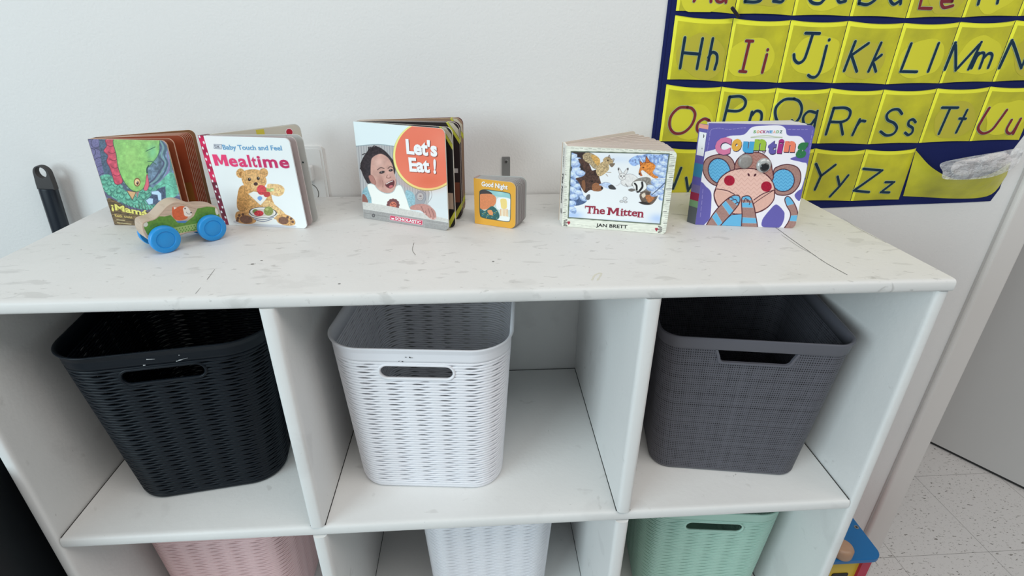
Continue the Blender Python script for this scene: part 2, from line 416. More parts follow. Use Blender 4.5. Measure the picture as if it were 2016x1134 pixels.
h_ = .276
basket('woven_basket', 'white woven plastic basket with a rounded hand hole in the top middle compartment', M['bwhite'], (-.0712, .0662, Z1e), math.radians(-5.23), 'w', DW,
       marks=([(-.012, h_-.014, .0016, .0005, 0), (-.0065, h_-.0145, .0016, .0009, -.4), (-.0035, h_-.0148, .001, .0004, 0), (-.022, h_-.021, .0014, .0005, .2), (-.0175, h_-.0215, .0012, .0009, -.3)], mat('black_scuff', (.01, .01, .01), .6)))
def share(src, name, label, m, pos, yaw, scale, dims, z, turn=False):
    wb, wt, db, dt, h = dims[:5]; R_ = np.array([[math.cos(yaw), -math.sin(yaw)], [math.sin(yaw), math.cos(yaw)]])
    c = np.array(pos)+R_ @ np.array([0, db/2*scale*.915]); e = empty(name, (c[0], c[1], z), label, 'storage basket', yaw+(math.pi if turn else 0))
    for o in src:
        d = o.copy(); SC.collection.objects.link(d); d.parent = e; d.scale = (scale, scale*.915, 1)
        d.material_slots[0].link = 'OBJECT'; d.material_slots[0].material = m
    return e
src = _b['wo']; Z2e = Z2+.0006
share(src, 'woven_basket', 'white woven plastic basket on the lower shelf between the pink and mint baskets', M['bwhite'], (.0235, .115), .0, .965, DW, Z2e, True)
share(src, 'woven_basket', 'mint green woven plastic basket in the lower right compartment', M['bmint'], (.4391, .100), -.1108, 1, DW, Z2e)
share(src, 'woven_basket', 'pale pink woven plastic basket in the lower left compartment', M['bpink'], (-.4615, .110), .0, .965, DW, Z2e, True)
basket('woven_basket', 'black woven plastic basket with scratched front in the top left compartment', M['bblack'], (-.4175, .0789, Z1e), math.radians(9.24), 'b', DB,
       marks=([(-.008, .281-.0135, .005, .0005, -.1), (.030, .281-.019, .006, .0004, .15), (.024, .281-.021, .0035, .0005, .1), (-.018, .281-.022, .0015, .0008, 0), (.027, .281-.012, .0008, .0006, 0)], mat('white_scratch', (.6, .62, .63), .7)))

# ------------------------------------------------------------------ grey linen textured basket
def linen():
    m = mat('grey_linen_plastic', (.1, .1, .12), .5, spec=.35); nt = m.node_tree; N = nt.nodes; Lk = nt.links; b = N['Principled BSDF']
    uv = N.new('ShaderNodeUVMap'); uv.uv_map = 'UVMap'; sep = N.new('ShaderNodeSeparateXYZ'); Lk.new(uv.outputs[0], sep.inputs[0])
    def ma(op, a, b_=None, c=None):
        x = N.new('ShaderNodeMath'); x.operation = op
        for i, q in enumerate((a, b_, c)):
            if q is None: continue
            if isinstance(q, (int, float)): x.inputs[i].default_value = q
            else: Lk.new(q, x.inputs[i])
        return x.outputs[0]
    def n1(src, sc, off):
        n = N.new('ShaderNodeTexNoise'); n.noise_dimensions = '1D'; n.inputs['Scale'].default_value = sc; n.inputs['Detail'].default_value = 3
        Lk.new(ma('ADD', src, off), n.inputs['W']); return n.outputs[0]
    def n2(sx, sy):
        n = N.new('ShaderNodeTexNoise'); n.inputs['Scale'].default_value = 1; n.inputs['Detail'].default_value = 2
        mp = N.new('ShaderNodeMapping'); mp.inputs['Scale'].default_value = (sx, sy, 1); Lk.new(uv.outputs[0], mp.inputs[0]); Lk.new(mp.outputs[0], n.inputs['Vector']); return n.outputs[0]
    U, V = sep.outputs[0], sep.outputs[1]
    su = ma('ABSOLUTE', ma('SINE', ma('MULTIPLY', U, math.pi/.0031))); sv = ma('ABSOLUTE', ma('SINE', ma('MULTIPLY', V, math.pi/.0040)))
    hole = ma('MULTIPLY', su, sv)
    st = ma('ADD', ma('MULTIPLY', n1(U, 110, 3), .55), ma('MULTIPLY', n1(V, 130, 9), .75))
    st = ma('ADD', st, ma('MULTIPLY', n2(260, 60), .35))
    a = ma('ADD', hole, ma('MULTIPLY', st, .95))
    mr = N.new('ShaderNodeMapRange'); Lk.new(a, mr.inputs[0]); mr.inputs[1].default_value = 1.46; mr.inputs[2].default_value = 1.60
    thread = ma('ADD', ma('MULTIPLY', n2(900, 40), .5), ma('MULTIPLY', n2(40, 900), .5))
    mx = N.new('ShaderNodeMix'); mx.data_type = 'RGBA'; Lk.new(mr.outputs[0], mx.inputs[0])
    cr = N.new('ShaderNodeMix'); cr.data_type = 'RGBA'; Lk.new(thread, cr.inputs[0]); cr.inputs[6].default_value = (.088, .088, .106, 1); cr.inputs[7].default_value = (.15, .15, .175, 1)
    Lk.new(cr.outputs[2], mx.inputs[6]); mx.inputs[7].default_value = (.008, .008, .012, 1); Lk.new(mx.outputs[2], b.inputs['Base Color'])
    hgt = ma('SUBTRACT', ma('ADD', ma('MULTIPLY', thread, .8), ma('MULTIPLY', ma('ADD', su, sv), -.25)), mr.outputs[0])
    bp = N.new('ShaderNodeBump'); bp.inputs['Strength'].default_value = .6; bp.inputs['Distance'].default_value = .0012; Lk.new(hgt, bp.inputs['Height']); Lk.new(bp.outputs[0], b.inputs['Normal'])
    return m
GW = (.2395, .2735, .232, .262, .269, .030, .032)
def grey_basket():
    wb, wt, db, dt, h, r, rb = GW; yaw = math.radians(-9.08)
    R_ = np.array([[math.cos(yaw), -math.sin(yaw)], [math.sin(yaw), math.cos(yaw)]]); c = np.array([.4191, .0717])+R_ @ np.array([0, db/2])
    e = empty('linen_textured_basket', (c[0], c[1], Z1e), 'dark grey linen textured plastic basket in the top right compartment', 'storage basket', yaw)
    S = 400; dim = lambda z: (wb/2+(wt-wb)/2*z/h, db/2+(dt-db)/2*z/h, rb+(r-rb)*z/h); base, T = rr_fun(*dim(h/2), S)
    zt = h-.021; zs = np.linspace(.006, zt, 90); gm = mat('grey_smooth_plastic', (.125, .125, .148), .42, spec=.4); lm_ = linen()
    # hand hole: trapezoid just below the rim
    zc0, zc1 = h-.0415, zt
    def inhole(cx, cz, g=0):
        w_ = .0505+(cz-zc0)*.28+g; b_ = (cz > zc0-g) & (cz <= zc1+.002) & (np.abs(cx) < w_)
        rad = .008; corner = (cz < zc0+rad-g) & (np.abs(cx) > w_-rad); d = np.hypot(cx*0+np.abs(cx)-(w_-rad), cz-(zc0+rad)); return b_ & ~(corner & (d > rad))
    def mk(o): return [np.c_[rr_eval(base, *dim(z), o), np.full(S, z)] for z in zs]
    mb = MB(); msk = lambda c_: ~((c_[:, 1] < -db/2) & inhole(c_[:, 0], c_[:, 2], .0022))
    loops(mb, mk(0.), lm_, False, msk); loops(mb, mk(-.002), lm_, False, msk)
    w = mb.build('textured_wall', e, smooth=True, recalc=False); me = w.data
    uvl = me.uv_layers.new(name='UVMap'); vi = np.zeros(len(me.loops), int); me.loops.foreach_get('vertex_index', vi)
    u = (vi % S)/S*T; z = zs[(vi//S) % len(zs)]
    for_fix = u.reshape(-1, 4); big = for_fix.max(1)-for_fix.min(1) > T/2; for_fix[big] = np.where(for_fix[big] < T/2, for_fix[big]+T, for_fix[big]); u = for_fix.ravel()
    uvl.data.foreach_set('uv', np.c_[u, z].ravel())
    rim = MB(); prof = [(zt, .0002), (zt+.0015, .0016), (h-.005, .0022), (h-.002, .0036), (h, .0034), (h+.0002, .0008), (h-.002, -.0018), (zt, -.0022)]
    loops(rim, [np.c_[rr_eval(base, *dim(z), o), np.full(S, z)] for z, o in prof], gm, True); rim.build('rim', e, smooth=True)
    bs = MB(); prof = [(.006, .0002), (.002, -.001), (0, -.004), (0, -.012), (.004, -.012), (.006, -.0022)]
    LL = [np.c_[rr_eval(base, *dim(z), o), np.full(S, z)] for z, o in prof]; loops(bs, LL, gm, True)
    bs.add(LL[3], [list(range(S))[::-1]], gm); bs.add(LL[4], [list(range(S))], gm); bs.build('base', e, smooth=True, auto=40)
    # lip of the hand hole
    sl = (dt-db)/2/h; lip = MB(); tr = []
    for t in np.linspace(180, 270, 7): tr.append((-.0505+.008+.008*math.cos(math.radians(t)), zc0+.008+.008*math.sin(math.radians(t))))
    for t in np.linspace(270, 360, 7): tr.append((.0505-.008+.008*math.cos(math.radians(t)), zc0+.008+.008*math.sin(math.radians(t))))
    tr = [(-.0505-.020*.28, zt+.001)]+tr+[(.0505+.020*.28, zt+.001)]; tr = np.array(tr); cen = np.array([0, zt]); n = len(tr)
    rg = []
    for g, dy in ((0, .003), (0, -.0015), (.0032, -.0015), (.0040, .0008)):
        d = tr-cen; q = tr+np.c_[np.sign(d[:, 0])*g, np.where(d[:, 1] < -.003, -g, 0)]; rg.append(np.c_[q[:, 0], -(db/2+sl*q[:, 1])+dy, q[:, 1]])
    v = np.concatenate(rg); lip.add(v, [(a*n+i, a*n+i+1, (a+1)*n+i+1, (a+1)*n+i) for a in range(3) for i in range(n-1)], gm); lip.build('handle_hole_lip', e, smooth=True, auto=50)
grey_basket()
# ------------------------------------------------------------------ board books
TZ = .0003
class Book:
    """open board book standing on its lower edge. local: x along the front cover, y away from the viewer, z up"""
    def __init__(s, label, x, y, ang, w, h, lean, corners, crop, group=None):
        s.w, s.h, s.lean = w, h, math.tan(math.radians(lean)); s.e = empty('board_book', (x, y, TZ), label, 'book', math.radians(ang), 'board books standing on the shelf top')
        x0, y0, k = crop; s.k = k; s.crop = crop
        s.H = homog([((u-x0)*k, (v-y0)*k) for u, v in corners], [(0, 0), (0, h), (w, 0), (w, h)])   # crop -> metres; corners BL TL BR TR
        s.Hi = np.linalg.inv(s.H)
    def tf(s, v): v = np.array(v); v[:, 1] += v[:, 2]*s.lean; return v
    def art(s, base, n=300, aa=None):
        nx = n; nz = int(n*s.h/s.w); s.gx, s.gz = np.meshgrid(np.linspace(0, s.w, nx+1), np.linspace(0, s.h, nz+1))
        X, Y = hap(s.Hi, s.gx, s.gz); s.nx, s.nz = nx, nz
        return Art(X, Y, base, aa or s.k*.75)
    def text(s, mb, body, p0, p1, cap, col, off=.02, y=-.0005, shear=0, hx=None, fit=True):
        if body == 'M':
            H = cap_height(); t_ = .20+off*2.2; v = np.array([(0, 0), (0, 1), (t_*1.25, 1), (.5, .40), (1-t_*1.25, 1), (1, 1), (1, 0), (1-t_, 0), (1-t_, .62), (.56, .12), (.44, .12), (t_, .62), (t_, 0)])*[H*.98, H]; f = [list(range(13))[::-1]]
        else: v, f = text_mesh(body, off, shear)
        if not len(v): return
        a = np.array(hap(s.H, *p0)); b = np.array(hap(s.H, *p1)); c = np.array(hap(s.H, p0[0], p0[1]-cap))
        d = b-a; L = np.hypot(*d); d = d/L; up = np.array([-d[1], d[0]]); ch = abs((c-a) @ up)
        x0, x1 = v[:, 0].min(), v[:, 0].max(); sx = L/(x1-x0); sz = ch/cap_height()
        P = a+np.outer((v[:, 0]-x0)*sx, d)+np.outer(v[:, 1]*sz, up)
        mb.add(np.c_[P[:, 0], np.full(len(P), y), P[:, 1]], f, M['print'], lin(col, 1.3))
    def cover(s, art, texts=(), r=.006, corners=(0, 1, 1, 0), t=.0022, edge=(205, 200, 190), m='print', name='front_cover', strokes=()):
        mb = MB(); out = rrect(0, s.w, 0, s.h, r, 8, corners); mb.prism(out, 0, t, M['print'], 'y', lin(edge, 1.25))
        V = np.c_[s.gx.ravel(), np.full(s.gx.size, -.00025), s.gz.ravel()]; W = s.nx+1
        i, j = np.meshgrid(np.arange(s.nx), np.arange(s.nz)); q = (j*W+i).ravel(); F = np.c_[q, q+1, q+W+1, q+W]
        cx, cz = V[F].mean(1)[:, 0], V[F].mean(1)[:, 2]; keep = np.ones(len(F), bool)
        for on, sx, sz in ((corners[0], 0, 0), (corners[1], 1, 0), (corners[2], 1, 1), (corners[3], 0, 1)):
            if not on: continue
            dx = (cx if not sx else s.w-cx); dz = (cz if not sz else s.h-cz); keep &= ~((dx < r) & (dz < r) & (np.hypot(r-dx, r-dz) > r))
        C_ = np.clip(art.C.reshape(-1, 3), 0, 255); mb.add(V, F[keep], M[m], lin(C_, 1.3))
        for tx in texts: s.text(mb, *tx[0], **tx[1])
        return mb.build(name, s.e, tf=s.tf, recalc=False)
    def leaf(s, name, y0, ang, L, t, h=None, r=.006, col=(200, 195, 185), face=None, edge=None, x0=.001, corners=(0, 1, 1, 0), deco=None):
        h = h or s.h; mb = MB(); out = rrect(0, L, 0, h, r, 8, corners); n = len(out)
        c, e = lin(col, 1.25), lin(edge or col, 1.25)
        v = [(p[0], 0, p[1]) for p in out]+[(p[0], t, p[1]) for p in out]
        mb.add(v, [list(range(n)), list(range(n, 2*n))[::-1]], M['flat'], lin(face or col, 1.25)); mb.add(v, [(i, (i+1) % n, n+(i+1) % n, n+i) for i in range(n)], M['flat'], e)
        if deco: deco(mb, L, h, t)
        a = math.radians(ang); R_ = np.array([[math.cos(a), -math.sin(a)], [math.sin(a), math.cos(a)]])
        def tf(v):
            v = np.array(v); v[:, :2] = v[:, :2] @ R_.T+np.array([x0, y0]); return s.tf(v)
        return mb.build(name, s.e, tf=tf)
def deco_rect(mb, x0, x1, z0, z1, y, col): mb.add([(x0, y, z0), (x1, y, z0), (x1, y, z1), (x0, y, z1)], [(0, 1, 2, 3)], M['flat'], lin(col, 1.2))
def T(body, p0, p1, cap, col, **k): return ((body, p0, p1, cap, col), k)
def deco_disc(mb, x, z, r, y, col, n=14, sx=1):
    a = np.linspace(0, 2*np.pi, n, endpoint=False); mb.add(np.c_[x+r*sx*np.cos(a), np.full(n, y), z+r*np.sin(a)], [list(range(n))], M['flat'], lin(col, 1.2))

# --- green creature book -------------------------------------------------
b = Book('board book with a painted green creature on its cover, standing behind the toy car', -.5454, .255, -7.43, .1175, .1296, 2.2, ((228, 444), (172, 272), (368, 446), (328, 279)), (160, 240, 4.2))
A = b.art((88, 84, 116), 300)
for i, (x, y, r) in enumerate([(80, 190, 50), (120, 270, 48), (150, 350, 50), (170, 420, 52), (120, 170, 40), (190, 470, 40), (90, 250, 30)]):
    A.ell(x, y, r, r*1.05, (104, 98, 140), edge=(62, 58, 88), ew=5, tex=.12)
A.blob([(150, 140), (200, 140), (215, 260), (240, 420), (200, 440), (170, 330)], (70, 88, 110), tex=.2)
A.poly([(540, 120), (860, 120), (860, 620), (520, 620), (560, 400)], (96, 118, 140), tex=.25, ts=30)
for k_, c_ in enumerate([(70, 78, 104), (112, 150, 150), (66, 92, 110), (128, 118, 160), (84, 130, 128)]):
    o_ = k_*24; A.line([(640+o_*.5, 150), (668+o_*.8, 220), (648+o_, 290), (690+o_*.6, 350), (650+o_, 420), (610+o_, 480), (560+o_, 520)], 12, c_)
A.blob([(600, 560), (660, 500), (740, 430), (790, 470), (810, 590), (720, 650), (620, 640)], (98, 176, 148), tex=.2, ts=30)
A.line([(612, 590), (690, 520), (780, 560)], 3, (60, 120, 100))
A.blob([(150, 470), (230, 440), (330, 520), (400, 585), (560, 540), (640, 600), (660, 690), (560, 730), (430, 710), (300, 650), (200, 580)], (86, 156, 132), tex=.22, ts=18)
for i in range(8):
    for j in range(5):
        x = 190+i*52+(j % 2)*26; y = 470+j*42+i*12
        if y < 720 and x < 640: A.line([(x, y), (x+14, y+18), (x+32, y+18), (x+44, y+2)], 5, (48, 104, 92)); A.ell(x+22, y+2, 11, 8, (120, 190, 160), alpha=.6)
A.blob([(205, 145), (285, 140), (305, 250), (315, 380), (350, 500), (290, 520), (262, 440), (240, 380), (215, 330), (225, 280), (190, 240), (215, 195)], (196, 66, 88), edge=(110, 30, 50), ew=4, tex=.15, ts=24)
for y0 in (190, 250, 310, 375, 440): A.line([(215+(y0-190)*.22, y0), (250+(y0-190)*.22, y0+14), (290+(y0-190)*.2, y0-4)], 5, (120, 32, 54))
A.blob([(292, 120), (620, 120), (655, 210), (640, 290), (585, 360), (552, 400), (560, 450), (530, 545), (480, 582), (425, 570), (365, 505), (318, 400), (298, 280)], (132, 186, 98), edge=(50, 96, 60), ew=5, tex=.10, ts=26)
A.glow(420, 300, 110, 150, (160, 206, 112), .5); A.glow(600, 260, 60, 90, (110, 186, 140), .7)
A.line([(545, 250), (575, 236), (620, 216)], 6, (48, 92, 66)); A.line([(560, 335), (595, 338), (628, 360)], 6, (48, 92, 66))
A.line([(565, 370), (552, 395), (552, 430)], 9, (32, 66, 62))
A.blob([(552, 440), (568, 520), (552, 572), (524, 566), (540, 510)], (214, 92, 110), edge=(120, 40, 60), ew=3)
A.poly([(385, 575), (462, 588), (432, 650)], (206, 160, 110), edge=(100, 60, 40), ew=4); A.poly([(462, 590), (490, 580), (470, 640)], (150, 110, 110))
A.ell(471, 506, 24, 31, (226, 190, 130), edge=(120, 62, 40), ew=6); A.ell(474, 512, 10, 15, (70, 34, 26)); A.ell(470, 504, 4, 4, (240, 240, 230))
A.poly([(640, 560), (700, 540), (705, 640), (640, 690), (560, 690), (560, 640)], (66, 78, 104), tex=.2)
A.poly([(585, 582), (642, 575), (668, 600), (670, 662), (642, 655), (636, 612), (590, 605)], (176, 206, 226), edge=(84, 100, 130), ew=4)
A.poly([(540, 655), (572, 634), (602, 640), (600, 682), (566, 692)], (168, 200, 222), edge=(74, 90, 120), ew=4)
A.blob([(225, 640), (330, 680), (450, 745), (580, 745), (860, 700), (860, 900), (260, 900), (240, 780)], (98, 78, 50), tex=.35, ts=12, stretch=(.4, 1.6))
for i in range(26): A.line([(240+i*24, 690+12*math.sin(i)), (262+i*24, 752+9*math.cos(i*2))], 3, (58, 44, 30))
for i in range(5): A.line([(362+i*14, 796+i), (366+i*14, 784+i), (372+i*14, 797+i)], 4, (206, 180, 96))
for p in ([(302, 814), (368, 821)], [(306, 838), (330, 841)], [(338, 842), (420, 849)]): A.line(p, 7, (176, 160, 116), sm=False)
b.cover(A, [T('\u00a1Mam\u00e1', (258, 728), (560, 785), 46, (214, 206, 98), off=.03), T('Keith', (288, 788), (350, 796), 20, (206, 180, 96), off=.02),],
        edge=(196, 170, 140), r=.008)
b.leaf('page', .003, 5.5, .1175, .0026, col=(176, 120, 92), face=(140, 66, 38), edge=(196, 150, 122), r=.008)
def mam_deco(mb, L, h, t):
    deco_rect(mb, .004, L-.004, .004, h*.45, -.0003, (140, 84, 24))
for i, a_ in enumerate((17, 18.6, 20.2, 21.8, 23.4, 25)):
    b.leaf('page', .0055+i*.0013, a_, .121+.0008*i, .0022, col=(186, 140, 112), face=(150, 62, 30), edge=(178, 136, 110), r=.008, deco=mam_deco if i == 0 else None)
def mam_in(mb, L, h, t):
    for i in range(24):
        x = L-.016+.005*math.sin(i*1.9); z = .010+i*.0048; deco_rect(mb, x-.0035*(1+i % 2*.4), x+.0025, z, z+.0014+.001*(i % 3), -.0003, (48, 28, 20)); deco_disc(mb, x-.006, z+.002, .0016, -.0003, (54, 30, 20), 8)
b.leaf('back_cover', .014, 36.0, .1275, .0024, col=(136, 96, 62), face=(134, 92, 58), edge=(206, 180, 150), r=.009, deco=mam_in)
sp = MB().prism([(-.0016, .001), (.0006, 0), (.004, .0158), (.0015, .0166)], .0, b.h-.001, M['flat'], 'z', lin((120, 96, 84))); sp.build('spine', b.e, tf=b.tf)

# --- teddy bear book -----------------------------------------------------
b = Book('white board book with a teddy bear eating a strawberry on its cover', -.3698, .2466, -10.2, .1281, .1368, -3.2, ((451, 443), (401, 268), (606, 450), (568, 273)), (370, 230, 4.931))
A = b.art((222, 229, 238), 320)
A.glow(240, 250, 120, 160, (240, 244, 250), .6)
fur = (206, 154, 92); fd = (168, 116, 62); fl_ = (226, 182, 122)
def furb(p, c=fur): A.blob(p, c, tex=.16, ts=11)
A.blob([(460, 1010), (660, 1040), (900, 1050), (1040, 1060), (1020, 1075), (700, 1062), (480, 1040)], (170, 172, 180), alpha=.6)
furb([(520, 690), (620, 700), (780, 690), (820, 800), (850, 900), (760, 960), (600, 960), (500, 910), (480, 800)], fur)
furb([(500, 690), (560, 670), (590, 760), (600, 860), (560, 910), (490, 905), (476, 820)], (190, 138, 78))
furb([(770, 660), (830, 652), (900, 662), (938, 700), (925, 750), (880, 772), (820, 758), (780, 748)], fl_)
furb([(700, 820), (780, 810), (880, 880), (950, 950), (930, 1010), (860, 1000), (780, 950)], fl_)
furb([(470, 930), (520, 915), (600, 930), (655, 970), (660, 1020), (600, 1042), (500, 1030), (462, 985)], (196, 146, 88))
furb([(880, 960), (940, 945), (1000, 970), (1042, 1010), (1036, 1050), (960, 1056), (890, 1035), (862, 1000)], (206, 156, 96))
A.ell(566, 998, 62, 40, (122, 84, 66), rot=8, tex=.1); A.ell(930, 1008, 50, 36, (122, 84, 66), rot=12, tex=.1)
for x, y in ((500, 958), (488, 985), (535, 948), (970, 975), (1004, 990), (1020, 1020), (480, 1008)): A.ell(x, y, 13, 13, (102, 70, 56))
A.ell(512, 548, 42, 46, fur, tex=.16, ts=10); A.ell(735, 545, 44, 46, fur, tex=.16, ts=10); A.ell(520, 556, 22, 24, fd, tex=.1); A.ell(728, 556, 22, 24, (186, 136, 78), tex=.1)
furb([(520, 560), (560, 520), (640, 510), (700, 522), (745, 570), (765, 630), (740, 680), (690, 712), (620, 712), (560, 680), (530, 630)], fur)
A.glow(640, 590, 90, 60, fl_, .5); A.ell(662, 672, 50, 36, (222, 178, 118), tex=.1)
for x, y in ((598, 608), (684, 598)): A.ell(x, y, 15, 16, (52, 34, 26)); A.ell(x+4, y-5, 4, 4, (230, 220, 210))
A.ell(660, 652, 20, 17, (74, 46, 38))
A.poly([(588, 748), (640, 725), (700, 738), (782, 762), (758, 800), (706, 858)], (228, 228, 222), edge=(200, 200, 196), ew=2); A.ell(700, 790, 23, 20, (120, 158, 214)); A.poly([(680, 796), (722, 796), (702, 820)], (120, 158, 214))
A.blob([(672, 690), (700, 662), (748, 676), (762, 720), (740, 752), (700, 755), (676, 728)], (206, 62, 66), tex=.15); A.blob([(735, 735), (790, 730), (800, 760), (770, 780), (742, 770)], (190, 56, 58))
A.poly([(762, 690), (790, 700), (830, 690), (838, 716), (800, 728), (770, 722)], (150, 176, 96)); A.ell(820, 712, 18, 9, (206, 220, 170))
A.blob([(602, 930), (640, 985), (690, 1022), (740, 1032), (800, 1022), (842, 980), (858, 930)], (226, 226, 222))
for y, rx in ((985, 108), (1004, 88)): A.line([(730-rx, y-10), (730, y+14), (730+rx, y-10)], 7, (104, 116, 142))
A.ell(730, 928, 130, 50, (236, 236, 230), rot=3, edge=(60, 56, 60), ew=4); A.ell(730, 930, 112, 38, (206, 200, 190), rot=3)
A.ell(655, 918, 26, 22, (110, 130, 70)); A.ell(690, 938, 46, 28, (192, 50, 60), tex=.2); A.ell(785, 915, 46, 44, (140, 150, 78), tex=.12); A.ell(770, 900, 16, 12, (176, 184, 110))
def pinkg(x): return (226, 44, 98)
A.poly([(255, 268), (330, 272), (328, 314), (256, 310)], (206, 210, 218), edge=(120, 122, 132), ew=4)
pk = (228, 48, 104)
W_ = (250, 205, 220)
tx = [T('DK', (266, 302), (318, 306), 26, (120, 122, 132), off=.02), T('Baby Touch and Feel', (345, 318), (916, 328), 44, (92, 152, 196), off=.022)]
xs = [(268, 400), (412, 492), (505, 585), (600, 622), (634, 678), (692, 722), (742, 878), (898, 990)]
mt = 'Mealtime'
for ch, (x0, x1), k_ in zip(mt, xs, range(8)):
    y0 = 474+(x0-268)*.03; y1 = 474+(x1-268)*.03; c_ = tuple(np.array((232, 52, 108))*(1-k_/9)+np.array((176, 28, 84))*(k_/9))
    tx.append(T(ch, (x0-4, y0), (x1+4, y1), 108, (246, 196, 212), off=.045, y=-.0004)); tx.append(T(ch, (x0, y0), (x1, y1), 108, c_, off=.026, y=-.0007))
b.cover(A, tx, r=.007, m='printg', edge=(214, 216, 220))
def dots(mb, L, h, t):
    deco_disc(mb, L-.018, h-.010, .0062, -.0003, (232, 216, 220), 20); deco_disc(mb, L-.018, h-.010, .0050, -.0006, (190, 20, 48), 20); deco_rect(mb, L-.068, L-.056, h-.012, h-.001, -.0003, (206, 190, 62))
def dots2(mb, L, h, t):
    deco_disc(mb, L-.006, h*.70, .0014, -.0003, (40, 60, 60), 10); deco_disc(mb, L-.022, h-.004, .0022, -.0003, (30, 110, 90), 10)
b.leaf('page', .003, 4.5, .130, .0022, col=(190, 178, 176), face=(176, 160, 158), r=.009)
b.leaf('page', .006, 10.5, .1335, .0026, col=(192, 194, 190), face=(182, 184, 180), r=.010, deco=dots2)
b.leaf('page', .010, 50, .134, .002, col=(206, 200, 186), face=(196, 190, 176), r=.010, deco=dots)
b.leaf('back_cover', .013, 52.5, .136, .0024, col=(200, 202, 200), face=(196, 196, 190), r=.010)
# pink spine with white dots, face turned to the lower left
sm = MB(); n1, n2 = 26, 220; gx, gz = np.meshgrid(np.linspace(0, 1, n1+1), np.linspace(0, b.h, n2+1))
c0 = np.where((gz < b.h*.5)[..., None], np.array([128., 20, 56]), np.array([226., 40, 90])); c0 = c0*(.9+.1*np.sin(gz*260))[..., None]
for k_ in range(17):
    z = .004+k_*.0082; u = .28 if k_ % 2 else .74; d = np.hypot((gx-u)*.014, gz-z); c0 = np.where((d < .0021)[..., None], np.array([238., 226, 230]), c0)
spx = -.0105*gx; spy = .0002+.0022*gx**1.5; V = np.c_[spx.ravel(), spy.ravel(), gz.ravel()]; i, j = np.meshgrid(np.arange(n1), np.arange(n2)); q = (j*(n1+1)+i).ravel()
sm.add(V, np.c_[q, q+1, q+n1+2, q+n1+1], M['printg'], lin(c0.reshape(-1, 3), 1.25))
sm.prism([(0, .001), (-.0104, .0028), (-.004, .0155), (.002, .0125)], 0, b.h, M['flat'], 'z', lin((120, 30, 60))); sm.build('spine', b.e, tf=b.tf, recalc=False)

# --- laughing child book -------------------------------------------------
b = Book('board book with a laughing child and a big orange circle on its cover', -.1664, .2697, -25.72, .1546, .1506, 1.0, ((717, 429.5), (696, 239.5), (884, 455), (875, 254)), (680, 220, 4.725))
A = b.art((206, 214, 216), 320)
A.poly([(60, 60), (1000, 60), (1000, 330), (460, 330), (300, 308), (95, 325)], (214, 226, 228))
A.poly([(90, 318), (300, 306), (480, 326), (640, 600), (780, 740), (830, 800), (800, 880), (600, 900), (160, 840)], (176, 174, 174))
for i in range(30):
    x = 100+i*24; A.line([(x, 318), (x+30, 860)], 7, (146, 146, 150), sm=False)
A.line([(96, 322), (300, 305), (480, 326)], 6, (120, 140, 146))
A.poly([(800, 700), (1000, 690), (1000, 930), (820, 890), (770, 860)], (206, 212, 214)); A.line([(800, 720), (805, 790), (770, 850)], 5, (150, 150, 152))
A.blob([(650, 860), (655, 780), (690, 738), (740, 750), (750, 800), (720, 870)], (148, 148, 154), edge=(110, 110, 118), ew=3); A.ell(698, 790, 32, 38, (176, 170, 168), edge=(110, 106, 110), ew=3); A.ell(700, 785, 12, 6, (120, 100, 104)); A.line([(682, 805), (700, 812), (716, 802)], 3, (130, 90, 96))
A.blob([(160, 740), (215, 690), (262, 740), (270, 860), (200, 860), (165, 810)], (128, 170, 182), tex=.1); A.blob([(560, 740), (620, 745), (650, 800), (640, 890), (590, 890)], (134, 176, 188), tex=.1)
A.blob([(160, 770), (190, 785), (212, 840), (190, 860), (160, 860)], (140, 88, 78))
hair = (46, 36, 40)
A.blob([(165, 590), (140, 505), (165, 430), (205, 370), (225, 340), (300, 325), (370, 365), (425, 425), (462, 480), (466, 560), (450, 590), (400, 560), (330, 420), (262, 440), (240, 520), (245, 620), (225, 680), (190, 640)], hair, tex=.25, ts=12)
for p in ([(225, 350), (215, 335), (240, 330)], [(160, 400), (185, 390), (200, 400)], [(145, 480), (165, 475), (175, 490)], [(150, 510), (140, 530), (165, 540)], [(300, 330), (270, 318), (255, 330)], [(450, 500), (470, 505), (462, 525)], [(190, 620), (205, 660), (225, 672)]): A.line(p, 8, (40, 30, 34))
A.blob([(560, 560), (600, 590), (600, 700), (540, 690), (480, 640), (490, 560)], (178, 158, 158), alpha=.7)
sk = (196, 148, 134)
A.blob([(240, 470), (262, 420), (330, 392), (395, 425), (438, 492), (452, 560), (470, 620), (472, 690), (440, 742), (392, 756), (330, 738), (285, 695), (240, 620)], sk, tex=.05, ts=40)
A.glow(310, 470, 60, 60, (222, 178, 164), .7); A.glow(330, 650, 45, 60, (150, 96, 86), .5); A.glow(395, 620, 35, 40, (206, 158, 144), .55); A.glow(450, 640, 30, 30, (196, 146, 134), .5)
A.blob([(218, 600), (245, 590), (270, 620), (285, 665), (265, 680), (235, 650)], (172, 114, 102), edge=(120, 70, 62), ew=3)
A.line([(300, 540), (330, 520), (362, 528)], 7, (76, 50, 46)); A.line([(398, 528), (420, 510), (440, 520)], 7, (76, 50, 46))
A.ell(342, 563, 26, 12, (46, 32, 34), rot=-12); A.ell(424, 545, 20, 11, (46, 32, 34), rot=-10); A.ell(338, 560, 5, 3, (200, 190, 190)); A.ell(420, 542, 4, 3, (200, 190, 190))
A.line([(392, 590), (385, 612), (408, 618), (424, 606)], 6, (130, 78, 70)); A.glow(400, 600, 14, 16, (210, 160, 148), .8)
